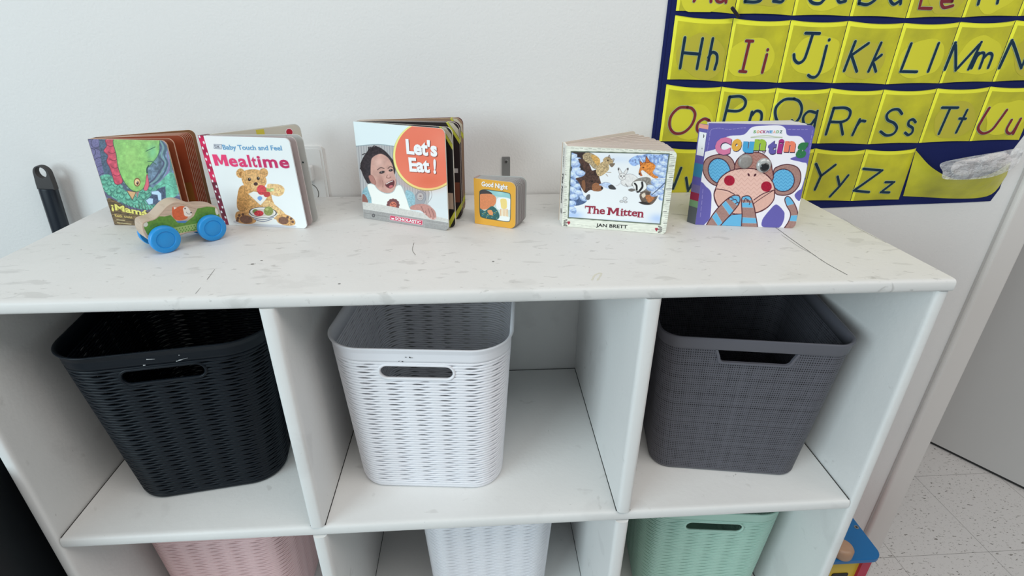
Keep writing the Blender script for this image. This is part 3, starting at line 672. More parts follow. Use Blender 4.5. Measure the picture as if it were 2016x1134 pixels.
A.blob([(372, 680), (400, 655), (440, 636), (458, 650), (452, 690), (425, 712), (395, 706)], (88, 26, 34), edge=(150, 80, 78), ew=4); A.line([(382, 672), (410, 656), (440, 644)], 7, (226, 220, 214)); A.ell(425, 695, 20, 12, (196, 96, 100), rot=-20)
A.line([(470, 630), (474, 665), (462, 700)], 4, (140, 86, 78)); A.line([(345, 640), (352, 670), (348, 700)], 4, (140, 88, 78))
A.poly(smooth_closed([(205, 684), (262, 676), (300, 720), (350, 752), (400, 762), (450, 742), (478, 690), (520, 690), (560, 780), (592, 880), (600, 925), (430, 905), (265, 880), (240, 800)], 5), (226, 230, 222), edge=(170, 186, 186), ew=4)
for t_ in range(12):
    a_ = t_*math.pi/6; A.ell(445+44*math.cos(a_), 868+44*math.sin(a_), 17, 17, (112, 60, 62))
A.ell(445, 868, 46, 46, (112, 60, 62)); A.ell(445, 868, 32, 32, (206, 110, 84)); A.line([(425, 850), (435, 868), (455, 852), (468, 866)], 5, (110, 40, 40)); A.line([(430, 884), (455, 878)], 5, (110, 40, 40))
A.poly([(160, 838), (420, 880), (640, 925), (960, 1000), (960, 1030), (600, 985), (160, 925)], (196, 194, 188), tex=.04)
A.poly([(160, 905), (600, 975), (1000, 1040), (1000, 1140), (160, 1010)], (150, 148, 146), tex=.05); A.line([(165, 905), (600, 972), (975, 1030)], 4, (204, 202, 198)); A.line([(170, 940), (420, 985)], 4, (120, 118, 116))
A.line([(735, 1025), (970, 1060)], 3, (176, 174, 172)); A.line([(738, 1025), (736, 1075)], 3, (176, 174, 172))
A.ell(262, 966, 15, 17, (84, 82, 84)); A.ell(262, 966, 7, 8, (126, 124, 124))
A.blob([(610, 880), (660, 862), (730, 858), (790, 880), (836, 925), (848, 975), (838, 1000), (800, 1000), (750, 960), (700, 920), (640, 915), (606, 905)], (186, 130, 120), tex=.05)
for p in ([(735, 945), (718, 905), (706, 880)], [(800, 990), (782, 930), (770, 900)], [(832, 998), (818, 940), (800, 905)], [(755, 960), (748, 925)]): A.line(p, 5, (132, 82, 76))
for x, y in ((740, 948), (800, 992), (836, 992)): A.ell(x, y, 9, 7, (214, 170, 164))
A.ell(768, 412, 324, 324, (146, 148, 90)); A.ell(768, 408, 321, 321, (250, 222, 128)); A.ell(768, 405, 303, 306, (232, 112, 84)); A.glow(780, 650, 200, 100, (220, 92, 56), .6); A.glow(900, 300, 150, 160, (238, 134, 108), .5)
A.poly([(418, 966), (720, 1013), (717, 1054), (415, 1005)], (204, 52, 86), edge=(240, 190, 200), ew=3)
A.poly([(428, 985), (440, 990), (455, 990), (456, 1003), (440, 1003), (430, 1000)], (244, 238, 238))
tx = []
for s_, p0, p1, cap in (("Let's", (572, 386), (858, 412), 124), ('Eat', (600, 548), (790, 562), 116), ('!', (822, 566), (846, 570), 118)):
    tx.append(T(s_, (p0[0]+7, p0[1]+7), (p1[0]+7, p1[1]+7), cap, (150, 62, 44), off=.042, y=-.0004)); tx.append(T(s_, p0, p1, cap, (244, 242, 236), off=.042, y=-.0007))
tx.append(T('SCHOLASTIC', (466, 1006), (706, 1044), 24, (246, 230, 232), off=.03, y=-.0004))
b.cover(A, tx, r=.008, m='printg', edge=(206, 206, 200))
yel = (206, 204, 60)
def eatd(mb, L, h, t):
    mb.add([(L-.020, -.0003, h), (L-.0165, -.0003, h), (L, -.0003, h-.024), (L, -.0003, h-.032)], [(0, 1, 2, 3)], M['flat'], lin(yel))
    mb.add([(L-.0160, -.0003, h-.0002), (L-.009, -.0003, h-.001), (L-.001, -.0003, h-.010), (L-.0002, -.0003, h-.023)], [(0, 1, 2, 3)], M['flat'], lin((196, 186, 164), 1.2))
    mb.add([(L-.016, -.0003, .001), (L-.009, -.0003, .001), (L, -.0003, .018), (L, -.0003, .028)], [(0, 1, 2, 3)], M['flat'], lin(yel))
def eatd2(mb, L, h, t):
    eatd(mb, L, h, t); deco_rect(mb, L-.03, L-.002, .03, .055, -.00025, (176, 150, 130))
def eatd3(mb, L, h, t):
    eatd(mb, L, h, t); deco_rect(mb, L-.03, L-.002, .028, .06, -.00025, (120, 62, 40)); deco_rect(mb, L-.02, L-.004, .075, .082, -.00025, (190, 180, 176))
b.leaf('page', .003, 4.2, .1580, .0024, face=(24, 18, 20), col=(206, 200, 190), r=.010, deco=eatd2)
b.leaf('page', .007, 18.5, .1555, .0024, face=(40, 26, 26), col=(206, 196, 186), r=.010, deco=eatd3)
b.leaf('page', .009, 21.5, .1555, .0024, face=(60, 40, 40), col=(200, 186, 180), r=.010, deco=eatd)
b.leaf('page', .012, 32, .1575, .0022, face=(150, 120, 96), col=(206, 180, 130), r=.010, deco=eatd)
b.leaf('back_cover', .0145, 35.5, .1580, .0024, face=(104, 60, 66), col=(206, 196, 190), r=.010, deco=eatd)
MB().prism([(-.0012, .001), (.0004, 0), (.004, .0160), (.0015, .0170)], 0, b.h-.0005, M['flat'], 'z', lin((200, 206, 206))).build('spine', b.e, tf=b.tf)

# --- small chunky bedtime book ------------------------------------------
b = Book('small chunky yellow board book, the smallest one, standing below the metal bracket', .0126, .2357, -25.19, .0685, .0722, 0, ((934.7, 439.5), (932.8, 351.8), (1015, 451.5), (1014.6, 360)), (920, 330, 8.72))
A = b.art((222, 160, 46), 240)
A.glow(200, 600, 80, 500, (206, 140, 36), .5)
ins = smooth_closed([(222, 400), (300, 380), (500, 402), (690, 432), (738, 480), (742, 700), (738, 880), (700, 930), (500, 900), (270, 858), (218, 800), (212, 600), (212, 450)], 4)
d_ = A.dpoly(ins); A.put(d_, (188, 206, 200)); A.clip = np.clip(.5-d_/A.aa, 0, 1)
A.poly([(200, 370), (760, 370), (760, 540), (420, 480), (200, 470)], (134, 190, 192)); A.glow(560, 440, 90, 50, (170, 206, 200), .6)
A.blob([(210, 380), (330, 390), (420, 440), (400, 470), (230, 480)], (60, 52, 52)); A.blob([(205, 480), (300, 450), (430, 460), (490, 520), (480, 620), (400, 690), (280, 720), (205, 680)], (214, 126, 78), tex=.06)
A.blob([(500, 560), (560, 510), (720, 530), (755, 620), (740, 720), (520, 710)], (226, 232, 238), tex=.05)
A.blob([(570, 540), (660, 540), (680, 620), (670, 700), (590, 700), (570, 620)], (232, 204, 120))
A.poly([(560, 710), (690, 720), (710, 850), (560, 830)], (240, 232, 206))
for i in range(6): A.line([(572+i*24, 712), (566+i*26, 840)], 8, (206, 122, 50), sm=False)
A.blob([(480, 850), (600, 830), (740, 860), (740, 940), (520, 930)], (224, 232, 224))
A.blob([(212, 700), (300, 740), (420, 660), (520, 740), (550, 850), (480, 900), (330, 880), (215, 840)], (36, 92, 92), tex=.15)
for i in range(26): A.ell(235+(i*67) % 290, 730+(i*41) % 140, 7, 7, [(60, 130, 190), (206, 196, 96), (150, 170, 120)][i % 3])
A.blob([(345, 735), (400, 725), (440, 770), (430, 815), (385, 810), (355, 775)], (220, 140, 86))
A.clip = None; A.put(np.abs(d_)-5, (46, 62, 60))
for ch in (): pass
b.cover(A, [T('Good', (246+5, 318+5), (446+5, 338+5), 74, (130, 84, 20), off=.03, y=-.0003), T('Night', (476+5, 345+5), (690+5, 374+5), 74, (130, 84, 20), off=.03, y=-.0003),
            T('Good', (246, 318), (446, 338), 74, (246, 240, 226), off=.03), T('Night', (476, 345), (690, 374), 74, (246, 240, 226), off=.03)], r=.009, corners=(0, 1, 1, 0), t=.0018, edge=(214, 190, 150))
for i in range(8): b.leaf('page', .0022+i*.0020, 1.2+i*1.75, .0695+.0004*i, .0017, h=.0716, col=(172, 172, 170), face=(150, 140, 140), r=.010)
b.leaf('back_cover', .0188, 15.5, .0735, .002, h=.0722, col=(176, 178, 176), r=.011)
MB().prism([(-.0014, .003), (-.0002, .0004), (.002, 0), (.002, .0205), (0, .0204), (-.0014, .017)], 0, b.h, M['flat'], 'z', lin((186, 150, 140))).build('spine', b.e, tf=b.tf)

# --- snowy animals book --------------------------------------------------
b = Book('wide board book with woodland animals in snow on its cream framed cover', .1485, .2152, -15.79, .1568, .1229, 1.4, ((1106.5, 447), (1115, 286), (1311, 460.5), (1332.5, 300.4)), (1090, 250, 5.154))
A = b.art((220, 222, 208), 380)
n_ = vnoise(A.X*.35, A.Y*1.6, 14, 3); A.C *= (.93+.1*n_)[..., None]
for i in range(46):
    y = 210+i*19; x0 = 1165+(i*37) % 30-(y-260)*.09; A.line([(x0, y+80), (x0+30+(i*13) % 30, y+78)], 3 if i % 6 else 6, (130, 130, 122) if i % 6 else (60, 60, 58), sm=False)
    x1 = 92+(i*29) % 22; A.line([(x1, y), (x1+25, y-1)], 3 if i % 7 else 6, (150, 148, 136) if i % 7 else (70, 68, 60), sm=False)
for i in range(22): A.line([(180+i*46, 205+i*2.2+(i*7) % 14), (210+i*46, 208+i*2.2+(i*7) % 14)], 4, (150, 152, 140), sm=False); A.line([(160+i*42, 985+i*2.8+(i*11) % 20), (182+i*42, 988+i*2.8+(i*11) % 20)], 2.5, (176, 176, 164), sm=False)
fr = [(180, 242), (1172, 282), (1086, 985), (150, 925)]
d_ = A.dpoly(fr); A.put(d_, (222, 226, 236)); A.clip = np.clip(.5-d_/A.aa, 0, 1)
A.glow(650, 330, 300, 60, (196, 210, 238), .6); A.glow(200, 900, 140, 60, (160, 188, 230), .9); A.glow(1060, 930, 120, 70, (170, 194, 230), .9); A.glow(620, 960, 400, 25, (190, 208, 236), .8)
blu = (150, 176, 220); hi = (216, 226, 242)
def snow(L_, rs):
    rr = np.random.RandomState(rs)
    for (x, y, r) in L_:
        A.ell(x, y, r*1.5, r*.95, (134, 160, 204), rot=rr.rand()*70-20, tex=.12, ts=12)
    for (x, y, r) in L_:
        A.ell(x-r*.1, y-r*.2, r*1.25, r*.62, (176, 196, 230), rot=rr.rand()*60-20, tex=.12, ts=9); A.glow(x-r*.2, y-r*.4, r*.8, r*.45, hi, .9)
A.blob([(170, 240), (330, 255), (300, 330), (330, 480), (300, 560), (190, 530), (165, 400)], (52, 40, 40), tex=.2)
A.blob([(170, 500), (260, 560), (300, 680), (340, 760), (220, 800), (150, 720)], (70, 92, 132), tex=.2)
snow([(205, 300, 36), (215, 370, 42), (235, 440, 40), (200, 480, 34), (285, 470, 36), (250, 520, 30), (195, 560, 34), (200, 640, 38), (245, 600, 30), (205, 710, 36), (260, 670, 34), (180, 780, 36), (300, 720, 26), (195, 840, 34), (250, 330, 26), (310, 730, 26)], 4)
A.blob([(255, 320), (340, 335), (380, 400), (400, 440), (460, 430), (470, 500), (500, 600), (505, 635), (460, 655), (380, 640), (330, 670), (290, 620), (260, 560), (230, 520), (300, 500), (330, 460), (290, 390)], (76, 52, 44), tex=.25, ts=9)
A.poly([(415, 440), (455, 425), (462, 475), (425, 490)], (60, 40, 36), edge=(40, 26, 24), ew=3); A.blob([(400, 590), (440, 565), (495, 600), (508, 628), (470, 652), (405, 645)], (150, 96, 62), tex=.1); A.ell(500, 620, 12, 14, (40, 30, 30)); A.ell(398, 552, 9, 8, (30, 22, 20)); A.blob([(290, 560), (320, 540), (330, 620), (310, 650)], (130, 84, 56))
ow = (186, 160, 116)
A.blob([(300, 285), (350, 255), (420, 280), (460, 330), (470, 400), (420, 420), (370, 370), (320, 340)], (166, 146, 110), edge=(96, 80, 60), ew=3, tex=.25, ts=8); A.blob([(385, 290), (430, 285), (478, 330), (470, 395), (430, 370)], (206, 158, 84), tex=.15)
A.blob([(450, 400), (510, 350), (560, 370), (570, 430), (520, 480), (470, 500), (440, 460)], ow, tex=.28, ts=7); A.blob([(510, 330), (560, 300), (610, 340), (600, 375), (540, 380)], (176, 150, 108), tex=.2)
A.line([(560, 310), (575, 285), (582, 320)], 6, (100, 80, 60)); A.line([(595, 330), (622, 325), (612, 355)], 6, (100, 80, 60)); A.blob([(575, 375), (632, 370), (600, 410)], (120, 104, 86)); A.ell(560, 340, 8, 8, (60, 46, 34)); A.line([(470, 500), (465, 530)], 5, (130, 104, 70)); A.line([(550, 460), (592, 462)], 5, (130, 104, 70)); A.line([(540, 480), (560, 500)], 5, (130, 104, 70))
A.blob([(770, 350), (830, 300), (900, 290), (960, 280), (1060, 290), (1170, 290), (1150, 420), (1040, 420), (900, 380), (820, 400)], (136, 164, 216), tex=.25, ts=14)
for i in range(16): A.line([(900+i*16, 380-(i % 4)*6), (862+i*20, 300+(i*17) % 40)], 6, hi if i % 2 else (116, 146, 200))
A.blob([(890, 400), (920, 365), (980, 360), (1030, 390), (1070, 450), (1080, 500), (1040, 525), (990, 500), (940, 460), (905, 440), (880, 470), (872, 470)], (222, 130, 52), edge=(150, 78, 30), ew=3, tex=.18, ts=9)
A.poly([(935, 372), (945, 300), (985, 362)], (196, 104, 44), edge=(60, 36, 30), ew=4); A.poly([(885, 400), (880, 345), (915, 375)], (206, 110, 46), edge=(70, 40, 30), ew=3); A.blob([(905, 440), (930, 470), (960, 480), (990, 520), (1000, 560), (930, 510), (905, 480)], (232, 226, 216), tex=.06); A.poly([(868, 480), (892, 455), (910, 500), (890, 502)], (180, 96, 50)); A.ell(880, 480, 9, 8, (30, 24, 24)); A.ell(918, 416, 8, 5, (50, 32, 24))
rb_ = (216, 214, 212)
for p in ([(662, 420), (676, 418), (704, 468), (700, 490), (680, 480), (668, 450)], [(758, 420), (768, 424), (752, 470), (728, 490), (718, 478), (735, 445)]): A.blob(p, rb_, edge=(110, 104, 104), ew=3)
A.ell(668, 430, 7, 12, (60, 54, 54)); A.ell(762, 430, 7, 12, (60, 54, 54))
A.blob([(740, 490), (800, 480), (860, 520), (870, 570), (800, 600), (730, 600), (690, 560)], rb_, edge=(130, 124, 124), ew=3, tex=.06); A.ell(708, 505, 36, 36, rb_, edge=(120, 114, 114), ew=3); A.ell(693, 500, 7, 7, (50, 44, 44)); A.ell(724, 500, 7, 7, (50, 44, 44)); A.ell(706, 518, 6, 5, (90, 70, 70)); A.line([(700, 560), (665, 590), (645, 598)], 9, (200, 198, 198)); A.line([(740, 580), (760, 606)], 12, (150, 148, 148))
A.blob([(470, 585), (520, 565), (580, 570), (600, 600), (560, 625), (500, 600)], (176, 194, 226), tex=.1); A.blob([(565, 600), (600, 585), (640, 620), (635, 636), (580, 630)], (60, 60, 62), tex=.2); A.line([(478, 582), (530, 562), (580, 570)], 3, (110, 120, 150))
bg_ = (134, 128, 120)
A.blob([(830, 545), (900, 515), (980, 520), (1010, 600), (980, 680), (900, 680), (840, 620), (800, 590)], bg_, tex=.2, ts=8); A.blob([(810, 570), (860, 548), (930, 560), (950, 620), (900, 660), (850, 660), (818, 610)], (226, 226, 222), edge=(80, 76, 74), ew=2)
A.line([(832, 575), (850, 600), (852, 640)], 18, (36, 34, 36)); A.line([(905, 565), (908, 610), (880, 650)], 20, (36, 34, 36)); A.ell(862, 660, 13, 9, (26, 24, 26)); A.blob([(765, 640), (800, 625), (840, 640), (800, 658)], (110, 104, 98))
A.blob([(880, 690), (930, 650), (1000, 670), (1060, 700), (1010, 780), (940, 790), (900, 760)], (98, 84, 74), tex=.25, ts=8); A.blob([(940, 700), (990, 690), (1030, 720), (980, 770), (950, 740)], (176, 108, 62), tex=.15); A.blob([(900, 690), (930, 670), (940, 700), (915, 720)], (214, 200, 180)); A.blob([(870, 765), (930, 760), (985, 780), (930, 790)], (50, 44, 42))
snow([(1080, 420, 34), (1120, 380, 32), (1060, 470, 34), (1110, 490, 36), (1040, 560, 32), (1000, 620, 34), (1070, 600, 34), (1115, 560, 30), (1030, 680, 30), (1080, 660, 32), (1110, 720, 28), (1090, 560, 26), (1140, 320, 24), (1120, 440, 24)], 9)
A.line([(1130, 570), (1060, 640), (1000, 690)], 7, (54, 66, 96))
A.blob([(335, 710), (355, 685), (378, 690), (372, 735), (342, 740)], (96, 96, 100)); A.line([(340, 720), (325, 745)], 3, (80, 80, 84)); A.ell(735, 728, 20, 17, (214, 214, 214), edge=(110, 108, 108), ew=3); A.ell(700, 756, 18, 12, (200, 200, 200), edge=(110, 108, 108), ew=3); A.ell(742, 762, 14, 10, (206, 206, 206), edge=(110, 108, 108), ew=3)
A.clip = None; A.put(np.abs(d_)-6, (92, 104, 90)); A.put(np.abs(d_-4+3*np.sin(A.X*.05)*np.cos(A.Y*.05))-2.5, (140, 150, 130)); A.put(np.abs(d_+3)-1.5, (60, 70, 66))
for x, y, s_ in ((156, 978, 1), (1050, 1036, -1)):
    A.ell(x-6, y-5, 9, 10, (160, 36, 58)); A.ell(x+6, y-5, 9, 10, (160, 36, 58)); A.poly([(x-15, y), (x+15, y), (x, y+22)], (160, 36, 58))
    for dy in (-26, 0, 26): A.ell(x-s_*34, y+dy*.9, 17, 7, (150, 148, 140), rot=s_*dy*1.1, edge=(80, 78, 74), ew=3)
def serifT(mb, strokes, col, y=-.0005):
    for (x0, y0, x1, y1, w0) in strokes:
        a = np.array([x0, y0], float); c = np.array([x1, y1], float); d = c-a; d /= np.hypot(*d); n = np.array([-d[1], d[0]])*w0/2
        q = [hap(b.H, *p) for p in (a+n, c+n, c-n, a-n)]; mb.add([(p[0], y, p[1]) for p in q], [(0, 1, 2, 3)], M['print'], lin(col, 1.3))
red = (150, 38, 62)
tx = [T('The', (332, 872), (530, 886), 70, red, off=.028), T('M', (560, 888), (668, 895), 70, red, off=.01), T('itten', (690, 896), (916, 910), 70, red, off=.026), T('JAN BRETT', (440, 1014), (758, 1030), 32, (36, 34, 34), off=.022)]
co = b.cover(A, tx, r=.006, corners=(0, 1, 1, 0), edge=(214, 206, 190))
sf = MB()
for (x0, y0, x1, y1, w_) in ((326, 803, 404, 808, 9), (328, 800, 328, 828, 7), (402, 806, 402, 832, 7), (350, 874, 388, 877, 9), (408, 806, 428, 807, 9), (404, 878, 434, 880, 8), (446, 880, 476, 883, 8),
                         (552, 820, 582, 822, 9), (654, 826, 676, 828, 9), (552, 889, 584, 891, 9), (646, 896, 680, 898, 9), (690, 900, 724, 902, 8), (690, 852, 706, 853, 8), (856, 912, 888, 914, 8), (892, 914, 922, 915, 8), (855, 864, 872, 865, 8)):
    serifT(sf, [(x0, y0, x1, y1, w_)], red, -.0006)
for x in (): serifT(sf, [(x-2, 1013+(x-440)*.05, x+14, 1014+(x-440)*.05, 4), (x, 982+(x-440)*.05, x+12, 983+(x-440)*.05, 4)], (36, 34, 34), -.0006)
sf.build('title_serifs', b.e, tf=b.tf, recalc=False)
# white spine with lettering, turned to the left
sd = .030; a_s = math.radians(106)
sp = MB(); P0 = np.array([0, 0.]); P1 = np.array([math.cos(a_s)*sd, math.sin(a_s)*sd])
sp.prism([(0, .0), (P1[0], P1[1]), (P1[0]+.003, P1[1]), (.0022, .0022)], .0, b.h, M['flat'], 'z', lin((224, 222, 214), 1.3))
nrm = np.array([-math.sin(a_s), math.cos(a_s)])
if nrm[0] > 0: nrm = -nrm
def sp_text(body, z0, z1, u0, wid, col):
    v, f = text_mesh(body, .03); x0, x1 = v[:, 0].min(), v[:, 0].max()
    z = z1-(v[:, 0]-x0)/(x1-x0)*(z1-z0); u = u0-(v[:, 1]/cap_height())*wid
    u = sd*u0 - (v[:, 1]/cap_height())*wid
    P = np.outer(u/sd, P1)+nrm*.0004
    sp.add(np.c_[P, z], f, M['print'], lin(col))
sp_text('The Mitten', .032, .080, .70, .010, (40, 40, 44)); sp_text('JAN BRETT', .088, .117, .62, .005, (90, 90, 92))
a = np.linspace(0, 2*np.pi, 16, endpoint=False); u = .5+.2*np.cos(a); P = np.outer(u, P1)+nrm*.0004; sp.add(np.c_[P, .020+.004*np.sin(a)], [list(range(16))], M['print'], lin((150, 148, 144)))
sp.build('spine', b.e, tf=b.tf, recalc=False)
def mitd(k):
    def f(mb, L, h, t):
        rr = np.random.RandomState(k)
        for i in range(9):
            x = L*(.45+.55*rr.rand())-.012; z = h-.004-.004*rr.rand(); deco_rect(mb, x, x+.005+.006*rr.rand(), z-.0015, z, -.0003, (70, 52, 44))
    return f
for i, (a_, L_, y_) in enumerate(((4, .1555, .004), (9, .157, .0065), (14, .1575, .009), (19, .159, .0115), (24, .160, .014), (29, .161, .0165), (34, .162, .019), (39, .1625, .0215), (44, .1635, .024), (48, .1645, .0262))):
    b.leaf('page', y_, a_-1.0, L_, .0023, h=.1215-.0002*i, col=(214, 200, 190), face=(206, 192, 182), edge=(208, 192, 182), r=.006, deco=mitd(i), x0=-.0072*i/9+.0012)
b.leaf('back_cover', .0288, 50.0, .166, .0024, h=.1222, col=(216, 208, 196), edge=(190, 168, 150), x0=-.0078)

# --- counting monkey book ------------------------------------------------
b = Book('purple board book with a monkey face and plastic googly eyes on its cover', .3609, .2136, -9.38, .1516, .1521, 7.2, ((1367.2, 442), (1396.6, 244.6), (1566, 450), (1603.5, 248.7)), (1350, 230, 4.93))
pur = (94, 88, 166); mar = (74, 30, 42); brn = (158, 120, 112); skn = (222, 178, 164); cy = (92, 172, 214); W_ = (224, 222, 232)
A = b.art(pur, 380)
def chev(d, col, dk, sc=44, w=7):
    # chevron knit pattern inside a region given by its distance field
    x = (A.X % sc)/sc; tri = np.abs(x-.5)*2*sc*.55; s_ = (A.Y+tri) % (sc*.72); a_ = (np.abs(s_-sc*.36) < w/2)*.8; a_ = a_*np.clip(.5-d/A.aa, 0, 1)
    A.C = A.C*(1-a_[..., None])+np.array(dk, float)*a_[..., None]
A.poly(smooth_closed([(150, 660), (150, 380), (300, 310), (400, 200), (560, 180), (640, 110), (760, 95), (900, 92), (960, 120), (985, 185), (1100, 195), (1150, 250), (1150, 310), (1100, 370), (1010, 410), (1120, 440), (1175, 475), (1120, 700), (1060, 750), (1080, 800), (1150, 820), (1100, 1100), (900, 1100), (960, 960), (940, 900), (880, 860), (800, 930), (740, 1010), (760, 1100), (180, 1100), (230, 980), (245, 800), (230, 710)], 5), W_)
A.poly(smooth_closed([(880, 850), (950, 920), (955, 1000), (900, 1080), (750, 1070), (745, 1000), (810, 910)], 5), pur); A.blob([(1060, 752), (1120, 705), (1110, 810), (1080, 800)], pur)
A.blob([(130, 655), (200, 680), (245, 740), (240, 860), (215, 980), (130, 1060), (90, 1060)], pur)
for p in ([(235, 160), (262, 128), (330, 118), (420, 132), (520, 118), (600, 116)], [(985, 130), (1100, 132), (1200, 130)], [(1222, 140), (1205, 260), (1190, 390)], [(240, 160), (222, 280), (205, 360)], [(165, 700), (150, 850), (130, 1010)]):
    q = smooth_open(p, 8)
    for i in range(0, len(q)-2, 3): A.line([q[i], q[i+2]], 3, (170, 158, 206), sm=False)
d = A.blob([(300, 370), (400, 375), (465, 440), (470, 540), (400, 640), (290, 665), (200, 600), (165, 500), (200, 410)], brn, edge=mar, ew=9, tex=.06)
d = A.ell(325, 525, 105, 122, cy, rot=-20, edge=mar, ew=9); chev(d, cy, (52, 130, 186))
d = A.blob([(850, 530), (900, 480), (990, 462), (1080, 490), (1115, 560), (1100, 660), (1030, 740), (930, 760), (860, 720)], brn, edge=mar, ew=9, tex=.06)
d = A.ell(945, 615, 108, 108, cy, rot=10, edge=mar, ew=9); chev(d, cy, (52, 130, 186))
d = A.blob([(470, 520), (490, 430), (560, 365), (650, 345), (740, 360), (810, 420), (835, 500), (830, 620), (600, 640), (470, 600)], (170, 122, 112), edge=mar, ew=9); chev(d, brn, (150, 88, 78))
for p in ([(650, 350), (655, 320), (700, 330)], [(700, 345), (730, 315), (750, 350)], [(690, 330), (770, 325), (760, 355)]): A.line(p, 8, mar)
d = A.blob([(290, 690), (330, 600), (420, 530), (540, 502), (680, 510), (790, 570), (850, 650), (862, 740), (820, 850), (720, 920), (560, 945), (400, 925), (300, 850), (272, 760)], skn, edge=mar, ew=10); chev(d, skn, (206, 156, 142), 60, 9)
d2 = A.poly([(290, 695), (420, 740), (560, 800), (640, 812), (700, 780), (790, 730), (860, 705), (860, 800), (780, 900), (560, 945), (380, 910), (290, 840)], (214, 166, 150), tex=.02); 
A.line([(300, 698), (400, 715), (470, 750)], 8, mar); A.line([(660, 805), (750, 745), (858, 708)], 8, mar); A.line([(650, 850), (700, 810), (850, 712)], 6, mar)
A.line([(290, 700), (272, 760), (300, 850), (330, 900)], 9, mar); A.line([(862, 712), (855, 800), (800, 870), (720, 918), (660, 935)], 9, mar)
A.ell(422, 617, 52, 50, (164, 20, 48), tex=.12, ts=5); A.ell(782, 675, 52, 50, (164, 20, 48), tex=.12, ts=5); A.ell(609, 561, 9, 16, mar, rot=-25); A.ell(671, 564, 9, 17, mar, rot=40)
def sock(p, bands):
    d = A.dpoly(smooth_closed(p, 6)); A.put(d, brn, tex=.05); A.clip = np.clip(.5-d/A.aa, 0, 1)
    for q in bands: A.poly(q, cy, edge=(150, 190, 214), ew=3)
    A.clip = None; A.put(np.abs(d)-4.5, mar)
A.poly([(330, 1040), (440, 950), (560, 940), (560, 1080), (330, 1080)], cy, edge=mar, ew=6)
sock([(170, 1120), (250, 960), (340, 850), (430, 775), (500, 758), (525, 790), (510, 850), (430, 950), (330, 1060), (300, 1120)], [[(350, 850), (385, 815), (460, 910), (425, 955)], [(250, 970), (290, 925), (350, 1030), (310, 1060)], [(420, 790), (460, 760), (540, 780), (500, 860)]])
sock([(550, 1120), (545, 950), (540, 800), (570, 768), (620, 772), (650, 830), (672, 920), (690, 1120)], [[(530, 830), (640, 836), (650, 880), (540, 876)], [(530, 975), (690, 985), (690, 1035), (530, 1030)], [(540, 760), (640, 770), (640, 806), (545, 800)]])
sock([(950, 1110), (1000, 1020), (1020, 940), (980, 860), (962, 800), (990, 770), (1030, 800), (1075, 880), (1090, 960), (1060, 1090)], [[(960, 780), (1040, 770), (1060, 840), (985, 862)], [(1020, 960), (1090, 955), (1080, 1015), (1010, 1010)]])
for p in ([(410, 800), (430, 780), (460, 790)], [(440, 810), (480, 800), (500, 830)], [(560, 830), (580, 790), (600, 820)], [(600, 800), (620, 830), (615, 850)], [(480, 840), (510, 830), (505, 860)]): A.line(p, 7, mar)
A.line([(632, 205), (700, 195), (790, 190), (860, 200), (930, 205)], 12, (186, 196, 170)); A.line([(632, 208), (930, 208)], 3, (130, 140, 120))
tx = []
for ch, x0, x1, y, cap, c_ in (('C', 278, 428, 352, 132, (206, 110, 150)), ('o', 438, 534, 318, 128, (222, 164, 62)), ('u', 545, 652, 334, 120, (64, 156, 206)), ('n', 655, 768, 314, 120, (150, 186, 58)), ('t', 785, 866, 348, 110, (92, 84, 160)), ('i', 878, 930, 342, 118, (160, 42, 124)), ('n', 945, 1052, 330, 118, (232, 122, 92)), ('g', 1066, 1166, 346, 124, (44, 116, 68))):
    tx.append(T(ch, (x0+5, y+7), (x1+5, y+9), cap, (56, 44, 80), off=.085, y=-.0003)); tx.append(T(ch, (x0, y), (x1, y+2), cap, c_, off=.075, y=-.0006))
for i, (ch, c_) in enumerate(zip('SOCKHEADZ', ((110, 170, 100), (226, 150, 60), (206, 60, 80), (150, 50, 110), (90, 90, 170), (70, 150, 200), (226, 170, 140), (110, 170, 100), (60, 100, 90)))):
    x = 652+i*31.5; tx.append(T(ch, (x, 164), (x+26, 165), 25, c_, off=.04))
b.cover(A, tx, r=.007, corners=(0, 1, 1, 0), edge=(190, 186, 206))
b.leaf('page', .003, 6, .150, .0024, col=(216, 214, 218), r=.008); b.leaf('page', .006, 10, .148, .0024, col=(214, 212, 214), r=.008)
b.leaf('back_cover', .009, 14.5, .145, .0024, col=(206, 204, 212), face=(214, 212, 216), r=.008)
sp = MB(); hx = -.0105; yk = .0125
def spq(z0, z1, c_, o=0.): sp.add([(0, .0003-o, z0), (0, .0003-o, z1), (hx, yk-o, z1), (hx, yk-o, z0)], [(0, 1, 2, 3)], M['print'], lin(c_, 1.3))
H_ = b.h-.003
for z0, z1, c_ in ((0, .026, (84, 90, 92)), (.026, .036, (110, 150, 106)), (.036, .048, (150, 40, 70)), (.048, .060, (110, 100, 150)), (.060, .072, (90, 86, 166)), (.072, .092, (50, 130, 170)), (.092, H_-.006, (94, 88, 166)), (H_-.006, H_, (226, 150, 130))): spq(z0, z1, c_)
sp.add([(-.0012, -.0002+.0012, .104), (-.0012, -.0002+.0012, .138), (hx+.001, yk-.0018, .138), (hx+.001, yk-.0018, .104)], [(0, 1, 2, 3)], M['print'], lin((226, 226, 230), 1.3))
v, f = text_mesh('Counting', .04); x0, x1 = v[:, 0].min(), v[:, 0].max(); q = .30+.40*(1-v[:, 1]/cap_height()*1.0)*0+.38*(1-v[:, 1]/cap_height()); z = .136-(v[:, 0]-x0)/(x1-x0)*.030
sp.add(np.c_[hx*(.30+.4*(1-v[:, 1]/.75)), -.0008+.0003+yk*(.30+.4*(1-v[:, 1]/.75)), z], f, M['print'], lin((40, 30, 40)))
